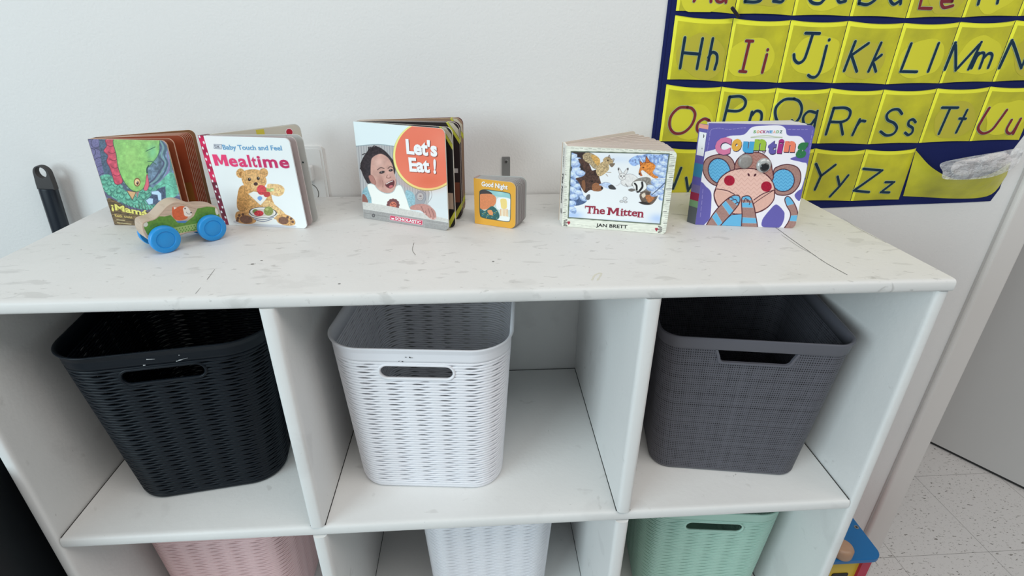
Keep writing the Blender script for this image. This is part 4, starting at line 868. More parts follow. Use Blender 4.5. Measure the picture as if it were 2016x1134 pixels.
sp.prism([(.001, .001), (hx+.001, yk+.001), (hx+.005, yk+.001), (.004, .003)], 0, H_, M['flat'], 'z', lin((120, 110, 160))); sp.build('spine', b.e, tf=b.tf, recalc=False)
eye_g = mat('clouded_plastic_eye', (.33, .31, .29), .3, noise=[(300, .5, (.22, .20, .19))]); eye_w = mat('clear_plastic_eye', (.46, .47, .46), .15, spec=.7, coat=.5); pup = mat('black_pupil', (.015, .017, .02), .2, coat=1)
for (cx, cz, r_, full) in ((574, 432, 70, 0), (752, 470, 71, 1)):
    u, z = hap(b.H, cx, cz); u2, _ = hap(b.H, cx+r_, cz); R_ = u2-u
    Mx = Matrix.Translation((u, -.0003, z)) @ Matrix.Rotation(math.pi/2, 4, 'X')
    e_ = MB().lathe([(R_, 0), (R_, .0012), (R_*.9, .0028), (R_*.6, .004), (R_*.01, .0045)], 32, eye_w if full else eye_g, Mx).build('googly_eye', b.e, smooth=True, auto=50, tf=b.tf)
    if full:
        pu, pz = hap(b.H, 755, 482)
        Mx = Matrix.Translation((pu, -.0040, pz)) @ Matrix.Rotation(math.pi/2, 4, 'X')
        p_ = MB().lathe([(R_*.64, -.0015), (R_*.62, .0004), (R_*.4, .0009), (R_*.01, .0012)], 28, pup, Mx).build('pupil', None, smooth=True, tf=b.tf); p_.parent = e_
# ------------------------------------------------------------------ wooden toy car
car_lab = 'wooden toy car with green painted side and blue wheels in front of a book'
PA = np.array([-.4025, .1345]); du = np.array([.705, .709]); dn = np.array([.709, -.705])   # du along the car, dn towards the viewer
WR = .0186; BT = .030
car = empty('toy_car', (*(PA+du*.0305-dn*.028), TZ), car_lab, 'toy car', math.atan2(du[1], du[0]))
# local frame: x along car, y = away from the viewer side (-dn), near wheel face at y=-.028
def car_px(u, v, y=-.0155):
    # pixel of the car side -> local (x, z)
    P0 = np.array([*(PA+du*.0305-dn*.028), TZ]) + np.array([*(-dn*y), 0]); n = np.array([*dn, 0]); d = ray(u, v); t = ((P0-CAM) @ n)/(d @ n); P = CAM+d*t-np.array([*(PA+du*.0305-dn*.028), TZ])
    return P[:2] @ du, P[2]
kc = 4.2; cp = lambda x, y: car_px(160+x/kc, 240+y/kc)
body_px = [(512, 915), (498, 850), (520, 815), (600, 790), (650, 745), (700, 690), (760, 655), (820, 650), (880, 668), (930, 685), (1000, 682), (1080, 684), (1125, 700), (1145, 745), (1165, 800), (1170, 850), (1120, 890), (1060, 895), (940, 905), (880, 915), (820, 935), (770, 970), (700, 985), (600, 985), (545, 960)]
bp_ = np.array([cp(*q) for q in smooth_closed([(x, y+8) for x, y in body_px], 4)])
bm_ = MB(); wood = mat('natural_wood', (.60, .47, .36), .5, noise=[(25, .5, (.50, .38, .28))], marks=[(30, .55, .3, (.42, .30, .21), (1, 1, 9))])
o_ = bm_.prism([tuple(q) for q in bp_], -.0155, .0145, wood, 'y').build('body', car)
bv = o_.modifiers.new('bevel', 'BEVEL'); bv.width = .0022; bv.segments = 3; bv.limit_method = 'ANGLE'; bv.angle_limit = math.radians(50)
x0, x1, z0, z1 = bp_[:, 0].min(), bp_[:, 0].max(), bp_[:, 1].min(), bp_[:, 1].max()
gx, gz = np.meshgrid(np.linspace(x0, x1, 240), np.linspace(z0, z1, 130))
base_ = np.array([*(PA+du*.0305-dn*.028), TZ]); Pw = base_+gx[..., None]*np.array([*du, 0])+np.array([*(-dn*-.0160), 0])+gz[..., None]*np.array([0, 0, 1.])
pp = proj(Pw); A = Art((pp[..., 0]-160)*kc, (pp[..., 1]-240)*kc, (196, 170, 148), 3)
A.C *= (.94+.12*vnoise(A.X*.2, A.Y*1.4, 16, 5))[..., None]
inner = [(548, 935), (520, 880), (516, 838), (560, 818), (640, 780), (690, 782), (740, 770), (790, 825), (870, 826), (930, 780), (960, 716), (1040, 700), (1100, 700), (1130, 740), (1150, 800), (1080, 860), (980, 870), (940, 900), (800, 915), (700, 960)]
A.poly(inner, (90, 142, 44), tex=.08, ts=14)
A.poly([(735, 880), (960, 838), (975, 880), (880, 905), (800, 925), (750, 915)], (150, 182, 100))
for i in range(9):
    for j in range(3): A.ell(765+i*24+(j % 2)*10, 893+j*16-i*5, 4.5, 6, (84, 136, 50))
A.poly([(780, 820), (880, 816), (860, 836), (800, 834)], (60, 120, 190))
A.blob([(758, 700), (790, 705), (830, 694), (862, 706), (884, 740), (880, 790), (840, 812), (790, 812), (758, 785), (750, 740)], (214, 92, 48), tex=.06)
A.poly([(762, 700), (792, 710), (766, 724)], (236, 226, 214)); A.blob([(842, 712), (872, 700), (900, 735), (914, 765), (890, 782), (856, 776), (846, 745)], (228, 218, 208)); A.ell(858, 716, 6, 6, (40, 30, 30)); A.ell(908, 750, 7, 5, (60, 50, 50)); A.line([(868, 745), (880, 760), (898, 762)], 3, (70, 60, 60))
A.blob([(512, 845), (540, 828), (552, 850), (535, 868), (518, 862)], (206, 206, 190)); A.blob([(1108, 712), (1128, 716), (1138, 750), (1122, 770), (1108, 745)], (216, 210, 196))
for q in ([(640, 782), (690, 700), (760, 680), (820, 678), (880, 700), (950, 720)],): A.line(q, 4, (160, 130, 108))
V = np.c_[gx.ravel(), np.full(gx.size, -.0161), gz.ravel()]; W_ = 240; i, j = np.meshgrid(np.arange(239), np.arange(129)); q = (j*W_+i).ravel(); F = np.c_[q, q+1, q+W_+1, q+W_]
T_ = Art(gx, gz, (0, 0, 0)); dd_ = T_.dpoly(bp_).ravel(); F = F[(dd_[F].max(1) < -.0016)]
sp = MB(); sp.add(V, F, M['printg'], lin(np.clip(A.C.reshape(-1, 3), 0, 255), 1.25)); sp.build('painted_side', car, recalc=False)
wm = mat('blue_wheel_plastic', lin((22, 138, 214), 1.25), .4); wi = mat('blue_wheel_inset', lin((14, 118, 196), 1.2), .4)
def wheel(x, side):
    yo = -.028 if side < 0 else .027; s_ = -side
    Mx = Matrix.Translation((x, yo, WR)) @ Matrix.Rotation(math.pi/2*(1 if side < 0 else -1), 4, 'X')
    pr = [(.0001, -.0008), (WR*.56, -.0008), (WR*.60, -.0012), (WR*.64, .0), (WR*.90, .0), (WR*.98, -.0012), (WR, -.003), (WR, -.0085), (WR*.95, -.0105), (.0045, -.0105), (.0045, -.0125), (.0001, -.0125)]
    w = MB().lathe(pr, 48, wm, Mx, close=False).build('wheel', car, smooth=True, auto=40)
for x in (-.0305, .0305): wheel(x, -1); wheel(x, 1)

# ------------------------------------------------------------------ alphabet pocket chart
chart = empty('alphabet_pocket_chart', (.70, YW, -.04), 'navy wall chart of yellow see-through pockets with alphabet letters hanging on the wall', 'pocket chart')
coff = lambda v: np.asarray(v)-np.array([.70, YW, -.04])
navy = mat('navy_fabric', lin((20, 30, 88), 1.2), .8, spec=.2, bump=[(900, .4, .0006), (12, .3, .004)])
yl = mat('yellow_mesh_vinyl', lin((206, 200, 38), 1.25), .33, spec=.5, noise=[(16, .8, tuple(lin((158, 154, 44), 1.2)))], bump=[(22, .5, .006), (1100, .2, .0003)])
ylh = mat('yellow_hem', lin((238, 232, 48), 1.3), .45, bump=[(60, .3, .002)])
yls = mat('pale_yellow_card', lin((214, 208, 44), 1.25), .4, spec=.5); yls2 = mat('dull_yellow_card', lin((190, 180, 50), 1.2), .4, spec=.5)
inkn = mat('navy_letter', lin((14, 48, 72), 1.1), .4); inkm = mat('maroon_letter', lin((130, 38, 48), 1.1), .4); halo = mat('letter_outline', lin((176, 196, 150), 1.1), .45)
YB = YW-.0012
def rp(u, v, y): p = at_y(u, v, y); return p[0], p[2]
bk = [(.3335, -.055), (.3335, .46), (1.068, .46), (1.066, .17), (1.062, .135), rp(1990, 300, YB), rp(1983, 330, YB), rp(1968, 372, YB), rp(1950, 396, YB), rp(1890, 399, YB), rp(1750, 404, YB), (.69, -.036), (.60, -.045)]
MB().prism(bk, YW-.0004, YB, navy, 'y').build('backing', chart, tf=coff)
edge_ = MB(); edge_.box(.3335, .3385, YB-.0012, YB, -.05, .46, navy); edge_.build('side_hem', chart, tf=coff)
ROWZ = [(.3985, .2985), (.2905, .1940), (.1845, .0895), (.0795, -.0195)]
sag = [.006, .002, .000, -.0005, -.003, -.001, .002, .004]
def colx(i): return .3475+.0992*i
def pocket(r, c, x0=None, x1=None, bulge=.006, tz=None):
    x0 = colx(c)+.0006 if x0 is None else x0; x1 = colx(c+1)-.0006 if x1 is None else x1; zt, zb = ROWZ[r]
    s0, s1 = sag[c], sag[min(c+1, 7)]
    nx, nz = 20, 16; v = []; 
    for j in range(nz+1):
        for i in range(nx+1):
            u, w = i/nx, j/nz; a = s0*(1-u)+s1*u
            z1_ = zt+a-.0035*4*u*(1-u)*.9; z0_ = zb+a*.9+.0015*math.sin(u*math.pi)
            z = z0_+(z1_-z0_)*w; bu = bulge*(4*u*(1-u))**.6*(.25+.75*w**1.3)*1.0+.0008
            v.append((x0+(x1-x0)*u, YB-bu, z))
    v = np.array(v); N_ = nx+1; f = []; fm_ = []
    mb = MB(); q = [(j*N_+i, j*N_+i+1, (j+1)*N_+i+1, (j+1)*N_+i) for j in range(nz) for i in range(nx)]
    hem = [k for k, (j, i) in enumerate((j, i) for j in range(nz) for i in range(nx)) if j >= nz-1 or i == 0]
    hs = set(hem); mb.add(v, [q[k] for k in range(len(q)) if k not in hs], yl); mb.add(v, [q[k] for k in hem], ylh)
    top = v[nz*N_:]; lip = top+np.array([0, -.0008, .0012]); mb.add(np.vstack([top, lip]), [(i, i+1, N_+i+1, N_+i) for i in range(nx)], ylh)
    def surf(x, z):
        u = np.clip((x-x0)/(x1-x0), 0, 1); a = s0*(1-u)+s1*u; z1_ = zt+a-.0035*4*u*(1-u)*.9; z0_ = zb+a*.9; w = np.clip((z-z0_)/(z1_-z0_), 0, 1)
        return YB-(bulge*(4*u*(1-u))**.6*(.25+.75*w**1.3)+.0008)
    return mb, surf, (x0, x1, zb, zt)
def stroke(mb, surf, pts, w, m, e, sm):
    P = np.array([rp(1270+x/2.6997, y/2.6997, YW-.006) for x, y in pts])
    if sm: P = smooth_open(P, 6)
    o = [P[0]]
    for a, b_ in zip(P[:-1], P[1:]):
        n = max(1, int(np.hypot(*(b_-a))/.004)); o += [a+(b_-a)*t/n for t in range(1, n+1)]
    P = np.array(o); d = np.gradient(P, axis=0); d /= np.linalg.norm(d, axis=1)[:, None]+1e-12; n = np.c_[-d[:, 1], d[:, 0]]*w/2
    Q = np.vstack([P+n, P-n]); k = len(P); 
    mb.add(np.c_[Q[:, 0], surf(Q[:, 0], Q[:, 1])-e, Q[:, 1]], [(i, i+1, k+i+1, k+i) for i in range(k-1)], m)
    a = np.linspace(0, 2*np.pi, 14, endpoint=False)
    for c in ([P[0], P[-1]] if sm else [np.array(rp(1270+x/2.6997, y/2.6997, YW-.006)) for x, y in pts]):
        X_ = c[0]+w/2*np.cos(a); Z_ = c[1]+w/2*np.sin(a); mb.add(np.c_[X_, surf(X_, Z_)-e-.00003, Z_], [list(range(14))], m)
def shape(mb, surf, box_, seed, big=1.):
    rr = np.random.RandomState(seed); x0, x1, z0, z1 = box_; cx = x0+(x1-x0)*(.45+.15*rr.rand()); cz = z0+(z1-z0)*(.36+.1*rr.rand()); n = 11
    a = np.linspace(0, 2*np.pi, n, endpoint=False); r = .034*big*(.75+.5*rr.rand(n)); r = (r+np.roll(r, 1))/2
    P = smooth_closed(np.c_[cx+r*1.15*np.cos(a), cz+r*np.sin(a)], 4); P[:, 0] = np.clip(P[:, 0], x0+.004, x1-.004); P[:, 1] = np.clip(P[:, 1], z0+.004, z1-.012)
    c = P.mean(0); rings = [c+(P-c)*t for t in (1, .75, .5, .25)]; V_ = np.vstack(rings+[c[None]]); k = len(P); f = [(t*k+i, t*k+(i+1) % k, (t+1)*k+(i+1) % k, (t+1)*k+i) for t in range(3) for i in range(k)]+[(3*k+i, 3*k+(i+1) % k, 4*k) for i in range(k)]
    mb.add(np.c_[V_[:, 0], surf(V_[:, 0], V_[:, 1])-.0002, V_[:, 1]], f, yls if seed % 3 else yls2)
LT = {
 (0, 0): ('m', [[(262, 5), (350, -165)], [(350, -165), (352, 8)], [(295, -55), (352, -52)]], [[(432, -50), (405, -60), (378, -30), (385, 5), (412, 8), (436, -20)], [(440, -55), (432, 12)]]),
 (0, 1): ('n', [[(560, -158), (535, 8)]], [[(560, -158), (615, -158), (632, -118), (600, -85), (548, -80)], [(590, -82), (628, -55), (620, -5), (590, 10), (535, 8)], [(692, -40), (720, -62), (745, -30), (730, 8), (688, 6)]], [[(705, -150), (685, 6)]]),
 (0, 2): ('n', [], [[(985, -125), (960, -158), (905, -140), (872, -50), (885, 8), (930, 18), (960, -10)], [(1078, -40), (1050, -60), (1025, -25), (1035, 10), (1070, 5)]]),
 (0, 3): ('n', [[(1168, -158), (1142, 18)], [(1375, -140), (1362, 20)]], [[(1142, 18), (1190, 22), (1240, -20), (1252, -90), (1225, -145), (1168, -158)], [(1365, -45), (1330, -55), (1305, -10), (1325, 22), (1364, 0)]]),
 (0, 4): ('m', [[(1562, -125), (1502, -125), (1462, 43), (1525, 45)], [(1482, -42), (1542, -40)], [(1582, 8), (1636, 6)]], [[(1636, 6), (1625, -30), (1595, -25), (1578, 10), (1592, 40), (1640, 30)]]),
 (0, 5): ('n', [[(1870, -138), (1815, -138), (1775, 22)], [(1795, -60), (1850, -58)], [(1880, -52), (1915, -52)]], [[(1935, -105), (1912, -118), (1895, -85), (1876, 16)]]),
 (0, 6): ('n', [[(2200, -45), (2150, -45)]], [[(2200, -120), (2160, -150), (2100, -110), (2085, -20), (2120, 20), (2180, 0), (2200, -45)], [(2290, -50), (2255, -60), (2230, -20), (2250, 15), (2285, -10)]]),
 (1, 0): ('n', [[(212, 200), (188, 362)], [(305, 205), (277, 365)], [(202, 280), (292, 288)], [(360, 205), (330, 368)]], [[(338, 305), (358, 278), (382, 290), (384, 325), (372, 368)]]),
 (1, 1): ('m', [[(538, 217), (572, 219)], [(555, 218), (520, 380)], [(505, 379), (538, 382)], [(648, 290), (625, 385)], [(652, 264), (652, 266)]], []),
 (1, 2): ('n', [[(852, 176), (925, 178)], [(978, 211), (978, 213)]], [[(890, 178), (862, 275), (845, 318), (818, 335), (797, 318), (793, 290)], [(965, 245), (935, 370), (910, 408), (885, 410), (870, 400)]]),
 (1, 3): ('n', [[(1118, 220), (1062, 376)], [(1186, 230), (1090, 300)], [(1100, 298), (1128, 380)], [(1254, 228), (1190, 380)], [(1258, 292), (1213, 328), (1230, 380)]], []),
 (1, 4): ('n', [[(1415, 232), (1362, 380), (1447, 382)], [(1560, 230), (1508, 380)]], []),
 (1, 5): ('n', [[(1600, 370), (1655, 228), (1655, 374), (1785, 225), (1722, 368)], [(1772, 282), (1738, 362)]], [[(1756, 310), (1785, 282), (1803, 292), (1782, 362)], [(1798, 312), (1828, 284), (1848, 298), (1828, 360)]]),
 (1, 6): ('n', [[(1890, 362), (1955, 215), (2003, 362), (2062, 215)], [(2100, 290), (2080, 362)]], [[(2095, 310), (2125, 285), (2140, 300), (2128, 362)]]),
 (2, 0): ('m', [], [[(225, 570), (180, 574), (140, 617), (132, 672), (158, 708), (205, 705), (248, 665), (266, 610), (250, 578), (225, 570)], [(340, 640), (315, 632), (283, 655), (278, 690), (300, 708), (330, 690), (348, 660), (340, 640)]]),
 (2, 1): ('n', [[(450, 515), (415, 665)], [(568, 595), (540, 710)]], [[(450, 515), (505, 512), (532, 535), (525, 570), (492, 590), (436, 588)], [(562, 620), (590, 590), (618, 600), (618, 640), (592, 668), (556, 662)]]),
 (2, 2): ('n', [[(780, 640), (815, 690)], [(918, 590), (893, 722)]], [[(790, 525), (740, 530), (700, 570), (697, 622), (722, 665), (770, 670), (815, 635), (832, 580), (818, 540), (790, 525)], [(912, 600), (870, 592), (842, 622), (848, 660), (880, 664), (906, 632)]]),
 (2, 3): ('n', [[(1005, 575), (965, 715)], [(1040, 648), (1053, 715)], [(1142, 635), (1105, 718)]], [[(1005, 575), (1062, 573), (1090, 592), (1080, 630), (1045, 648), (988, 648)], [(1125, 672), (1148, 644), (1172, 645)]]),
 (2, 4): ('n', [], [[(1365, 605), (1345, 582), (1312, 585), (1287, 610), (1292, 638), (1325, 655), (1340, 682), (1322, 712), (1285, 720), (1255, 700)], [(1440, 650), (1425, 635), (1405, 643), (1402, 665), (1425, 682), (1422, 706), (1402, 718), (1385, 706)]]),
 (2, 5): ('n', [[(1580, 572), (1662, 572)], [(1622, 572), (1565, 712)], [(1712, 585), (1657, 705)], [(1672, 630), (1706, 632)]], []),
 (2, 6): ('m', [[(2000, 632), (1962, 712)]], [[(1832, 575), (1795, 640), (1776, 685), (1800, 710), (1845, 692), (1885, 640), (1922, 585)], [(1950, 638), (1925, 690), (1940, 711), (1962, 698), (1990, 650)]]),
 (3, 0): ('n', [[(128, 890), (150, 1003), (190, 892)], [(218, 945), (230, 1015), (268, 948)]], []),
 (3, 1): ('n', [[(395, 880), (400, 1005), (450, 920), (455, 1005), (515, 880)], [(545, 950), (550, 1010), (575, 970), (582, 1010), (612, 950)]], []),
 (3, 2): ('n', [[(670, 880), (740, 1010)], [(760, 880), (640, 1010)], [(800, 950), (835, 1012)], [(850, 950), (785, 1012)]], []),
 (3, 3): ('n', [[(910, 872), (935, 935), (905, 1008)], [(1008, 875), (935, 935)], [(1022, 938), (1035, 988)], [(1080, 932), (1035, 990), (985, 1045)]], []),
 (3, 4): ('n', [[(1165, 898), (1258, 905), (1115, 1015), (1192, 1022)], [(1278, 968), (1325, 968), (1255, 1022), (1300, 1024)]], []),
}
for r in range(4):
    for c in range(7 if r < 3 else 5):
        mb, surf, box_ = pocket(r, c, bulge=.0055 if r < 3 else .007)
        if (r, c) not in ((0, 3), (2, 3), (2, 4), (3, 3), (3, 4), (3, 0)): shape(mb, surf, box_, 7*r+c+11)
        po = mb.build('pocket', chart, smooth=True, tf=coff, recalc=False)
        if (r, c) in LT:
            t_ = LT[(r, c)]; lm2 = MB(); lines = [(p, False) for p in t_[1]]+[(p, True) for p in t_[2]]+[(p, False) for k_ in t_[3:] for p in k_]
            for p, sm_ in lines: stroke(lm2, surf, p, .0064, halo, .0005, sm_)
            for p, sm_ in lines: stroke(lm2, surf, p, .0047, inkm if t_[0] == 'm' else inkn, .0009, sm_)
            lo = lm2.build('letters', po, tf=coff, recalc=False)
# wide spare pocket, pulled open by the bag inside
def patch(pix_top, pix_bot, ys_top, ys_bot, n=24, rows=12):
    a = smooth_open(pix_top, 8); b_ = smooth_open(pix_bot, 8); ra = np.linspace(0, 1, n)
    def rs(p): d = np.r_[0, np.cumsum(np.linalg.norm(np.diff(p, axis=0), axis=1))]; return np.c_[np.interp(ra*d[-1], d, p[:, 0]), np.interp(ra*d[-1], d, p[:, 1])]
    a, b_ = rs(a), rs(b_); L = []
    for j in range(rows):
        w = j/(rows-1); 
        L.append([at_y(*(a[i]*(1-w)+b_[i]*w), YW-(ys_bot+(ys_top-ys_bot)*(1-w)**1.2*math.sin(math.pi*min((i+.3)/n, .62))**.7)) for i in range(n)])
    return np.array(L)
L = patch([(1803, 296), (1835, 330), (1878, 352), (1920, 350), (1960, 338), (1990, 318)], [(1778, 386), (1820, 388), (1880, 391), (1930, 389), (1958, 378), (1982, 345)], .036, .0022)
nr, nc = L.shape[:2]; fb = np.array([(j*nc+i, (j+1)*nc+i, (j+1)*nc+i+1, j*nc+i+1) for j in range(nr-1) for i in range(nc-1)])
mb = MB().add(L.reshape(-1, 3), fb, yl); mb.build('pocket', chart, smooth=True, tf=coff, recalc=False)
# pale rolled papers in a clear bag
bgo = at_y(1900, 335, YW-.02)
bag = empty('plastic_bag', tuple(bgo), 'crumpled clear plastic bag of pale papers stuffed into the bottom right chart pocket', 'plastic bag')
boff = lambda v: np.asarray(v)-bgo
clear = mat('clear_film', (.95, .95, .96), .12, spec=.6, alpha=.34, bump=[(45, 1, .02), (120, .5, .003)]); pap = mat('pale_paper', lin((206, 196, 196), 1.15), .6, bump=[(60, .3, .003)])
def pillow(pix, y, th, m, seed=1, rings=9, amp=.0015):
    P = smooth_closed(pix, 5); c = P.mean(0); k = len(P); rr = np.random.RandomState(seed); out = []
    for sgn in (1, -1):
        for t in np.linspace(1, 0, rings):
            q = c+(P-c)*t; h = th*math.sqrt(max(0, 1-t**2.4)); out.append([at_y(*p, y-sgn*h*.5-(amp*(rr.rand()-.5) if 0 < t < 1 else 0)) for p in q])
    V_ = np.array(out).reshape(-1, 3); f = []
    for s_ in range(2):
        for t in range(rings-1):
            for i in range(k): a = (s_*rings+t)*k; f.append((a+i, a+(i+1) % k, a+k+(i+1) % k, a+k+i))
    return MB().add(V_, f, m)
pillow([(1878, 322), (1892, 316), (1930, 309), (1950, 303), (1976, 300), (1988, 306), (1994, 318), (1984, 332), (1962, 333), (1940, 340), (1912, 342), (1890, 346), (1872, 337)], YW-.018, .016, pap, 3, amp=.006).build('papers', bag, smooth=True, tf=boff)
pillow([(1852, 322), (1890, 312), (1960, 300), (2008, 292), (2012, 306), (1995, 330), (1945, 350), (1862, 353), (1856, 338)], YW-.0425, .007, clear, 5, amp=.005).build('film', bag, smooth=True, tf=boff)
# short dark stick clipped between the A and B pockets
pb, pt_ = at_y(1454, 33, YW-.008), at_y(1441, 15, YW-.016)
Mx = Matrix.Translation(Vector(pb)) @ (Vector(pt_)-Vector(pb)).to_track_quat('Z', 'Y').to_matrix().to_4x4(); ln = float(np.linalg.norm(pt_-pb))
dk = mat('dark_purple_plastic', (.012, .01, .03), .35)
tag(MB().lathe([(.0001, 0), (.0028, .0003), (.0028, ln-.001), (.0024, ln), (.0018, ln-.0006), (.0001, ln-.0008)], 16, dk, Mx, close=False).build('crayon_stub', smooth=True, auto=40), 'short dark purple stick poking out between the top left pockets of the chart', 'stick')

# ------------------------------------------------------------------ wall outlet
ox0, ox1 = -.322, -.2524; oz1 = .0905; oz0 = -.026; oc = (ox0+ox1)/2
ou = empty('wall_outlet', (oc, YW, oz0), 'white wall outlet with a plugged-in adapter, half hidden by the teddy bear book', 'outlet')
ooff = lambda v: np.asarray(v)-np.array([oc, YW, oz0]); wp = mat('white_outlet_plastic', (.78, .78, .77), .28, spec=.5)
pl = MB(); pl.prism(rrect(ox0, ox1, oz0, oz1, .006, 5), YW, YW-.004, wp, 'y'); pl.prism(rrect(ox0+.004, ox1-.004, oz0+.004, oz1-.004, .005, 5), YW-.004, YW-.0055, wp, 'y'); pl.build('cover_plate', ou, tf=ooff)
blk = mat('black_slot', (.01, .01, .01), .6)
rc = MB(); a = np.linspace(0, 2*np.pi, 40, endpoint=False); R_ = .0172; cz = .0085
pts = [(oc+R_*math.cos(t), cz+max(-.0143, min(.0143, R_*math.sin(t)))) for t in a]; rc.prism([(oc+(x-oc)*1.05, cz+(z-cz)*1.05) for x, z in pts], YW-.0055, YW-.0058, blk, 'y'); rc.prism(pts, YW-.0055, YW-.0072, wp, 'y')
rc.box(oc+.0055, oc+.0073, YW-.0076, YW-.0070, cz, cz+.0075, blk); rc.box(oc-.0073, oc-.0055, YW-.0076, YW-.0070, cz-.001, cz+.0085, blk); rc.prism([(oc+.0030*math.cos(t), cz-.0075+.0030*math.sin(t)) for t in a[::3]], YW-.0070, YW-.0076, blk, 'y'); rc.build('receptacle', ou, tf=ooff)
ad = MB(); ad.prism(rrect(oc-.013, oc+.0165, .032, .060, .004, 5), YW-.0055, YW-.021, wp, 'y'); ao = ad.build('plug_adapter', ou, tf=ooff)
bv = ao.modifiers.new('bevel', 'BEVEL'); bv.width = .003; bv.segments = 3; bv.limit_method = 'ANGLE'
# ------------------------------------------------------------------ metal bracket
br = empty('wall_bracket', (.0704, YW, .0), 'grey metal strap bracket screwed to the wall above the small yellow book', 'bracket')
gm_ = mat('galvanised_metal', (.30, .30, .30), .45, metal=.7, bump=[(80, .2, .001)])
bo = lambda v: np.asarray(v)-np.array([.0704, YW, 0]); s_ = MB().prism(rrect(.0632, .0776, -.0, .0690, .001, 3), YW, YW-.0022, gm_, 'y'); s_.box(.0632, .0776, YW-.030, YW-.0005, .0002, .0022, gm_); s_.build('strap', br, tf=bo)
Mx = Matrix.Translation((.0704, YW-.0021, .0605)) @ Matrix.Rotation(math.pi/2, 4, 'X')
so = MB().lathe([(.0042, 0), (.0040, .0012), (.0024, .0018), (.0001, .0019)], 20, gm_, Mx); so.box(.0698, .0710, YW-.0046, YW-.0040, .0580, .0630, blk); so.box(.0679, .0729, YW-.0046, YW-.0040, .0599, .0611, blk); so.build('screw', br, smooth=True, auto=30, tf=bo)

# ------------------------------------------------------------------ black pole with a hanging loop, leaning on the wall
YP = YW-.022; up_ = at_y(83, 335, YP); lo_ = at_y(122, 458, YP)
pole = empty('long_handled_cleaner', (lo_[0], YP-.02, ZF), 'black pole handle with a round hanging hole leaning on the wall left of the shelf', 'handle')
pm = mat('black_pole', lin((14, 24, 36), 1.1), .3, spec=.6); gp = mat('grey_black_grip', (.045, .042, .042), .6)
ax = (lo_-up_); ax = ax/np.linalg.norm(ax); sx = np.array([ax[2], 0, -ax[0]]); sx = sx*(-1 if sx[0] < 0 else 1)
poff = lambda v: np.asarray(v)-np.array([lo_[0], YP-.02, ZF])
def along(x, y, t): return up_+sx*x+ax*t+np.array([0, y, 0])
n = 28; a = np.linspace(0, 2*np.pi, n, endpoint=False); wR = .0190
def ringv(t, rx, ry): return np.array([along(rx*math.cos(q), ry*math.sin(q), t) for q in a])
loops_ = [ringv(.031, .0138, .0102), ringv(.033, .0148, .0104), ringv(.75, .0150, .0104), ringv(1.20, .0150, .0104)]
V_ = np.vstack(loops_); MB().add(V_, [(k*n+i, k*n+(i+1) % n, (k+1)*n+(i+1) % n, (k+1)*n+i) for k in range(3) for i in range(n)]+[list(range(n)), list(range(3*n, 4*n))], pm).build('pole', pole, smooth=True, auto=40, tf=poff)
# grip: flattened tube with a ring end
g = MB(); outer = [(-.0144, .033), (-.0142, .022), (-.0136, .012)]+[(-.0132*math.cos(t), .005-.0135*math.sin(t)) for t in np.linspace(0.05, math.pi-.05, 18)]+[(.0136, .012), (.0142, .022), (.0144, .033)]
hole = [(.0076*math.cos(t), .0035+.0086*math.sin(t)) for t in np.linspace(0, 2*np.pi, 28, endpoint=False)]
def ray_out(poly, c, t):
    d = np.array([math.cos(t), math.sin(t)]); best = 1e9; n_ = len(poly)
    for i in range(n_):
        a_, b_ = np.array(poly[i]), np.array(poly[(i+1) % n_]); e = b_-a_; det = d[0]*-e[1]+d[1]*e[0]
        if abs(det) < 1e-12: continue
        r = a_-c; k_ = (r[0]*-e[1]+r[1]*e[0])/det; s__ = (d[0]*r[1]-d[1]*r[0])/det
        if k_ > 0 and -1e-9 <= s__ <= 1+1e-9: best = min(best, k_)
    return tuple(c+d*best)
hc = np.array([0, .0035]); cor = [math.atan2(p[1]-hc[1], p[0]-hc[0]) for p in (outer[0], outer[-1])]
ts = sorted([t for t in np.linspace(-math.pi, math.pi, 60, endpoint=False) if min(abs(t-q) for q in cor) > .04]+cor)
outer, hole = [ray_out(outer, hc, t) for t in ts], [(hc[0]+.0080*math.cos(t), hc[1]+.0092*math.sin(t)) for t in ts]
bmg = bmesh.new()
def lp(pts, y, e_=1.0): return [bmg.verts.new(along((x)*e_, y, t)) for x, t in pts]
oF, oB, hF, hB = lp(outer, -.0050), lp(outer, .0050), lp(hole, -.0050), lp(hole, .0050)
def edges(l): return [bmg.edges.new((l[i], l[(i+1) % len(l)])) for i in range(len(l))]
for o1, h1 in ((oF, hF), (oB, hB)):
    for i in range(len(o1)): bmg.faces.new((o1[i], o1[(i+1) % len(o1)], h1[(i+1) % len(o1)], h1[i]))
for o1, o2 in ((oF, oB), (hF, hB)):
    for i in range(len(o1)): bmg.faces.new((o1[i], o1[(i+1) % len(o1)], o2[(i+1) % len(o1)], o2[i]))
bmesh.ops.recalc_face_normals(bmg, faces=bmg.faces)
me = bpy.data.meshes.new('grip'); bmg.to_mesh(me); bmg.free()
v = np.array([q.co[:] for q in me.vertices]); me.vertices.foreach_set('co', poff(v).ravel()); me.materials.append(gp)
go = bpy.data.objects.new('grip', me); SC.collection.objects.link(go); go.parent = pole
bv = go.modifiers.new('bevel', 'BEVEL'); bv.width = .002; bv.segments = 4; bv.limit_method = 'ANGLE'; bv.angle_limit = math.radians(50)
for p in me.polygons: p.use_smooth = True
me.set_sharp_from_angle(angle=math.radians(60))
MB().prism(rrect(-.16, .16, 0, .035, .008, 4), -.03, .02, gp, 'y').build('head', pole, tf=lambda v: np.asarray(v)+np.array([(ax[0]*1.2), 0, 0.0]))

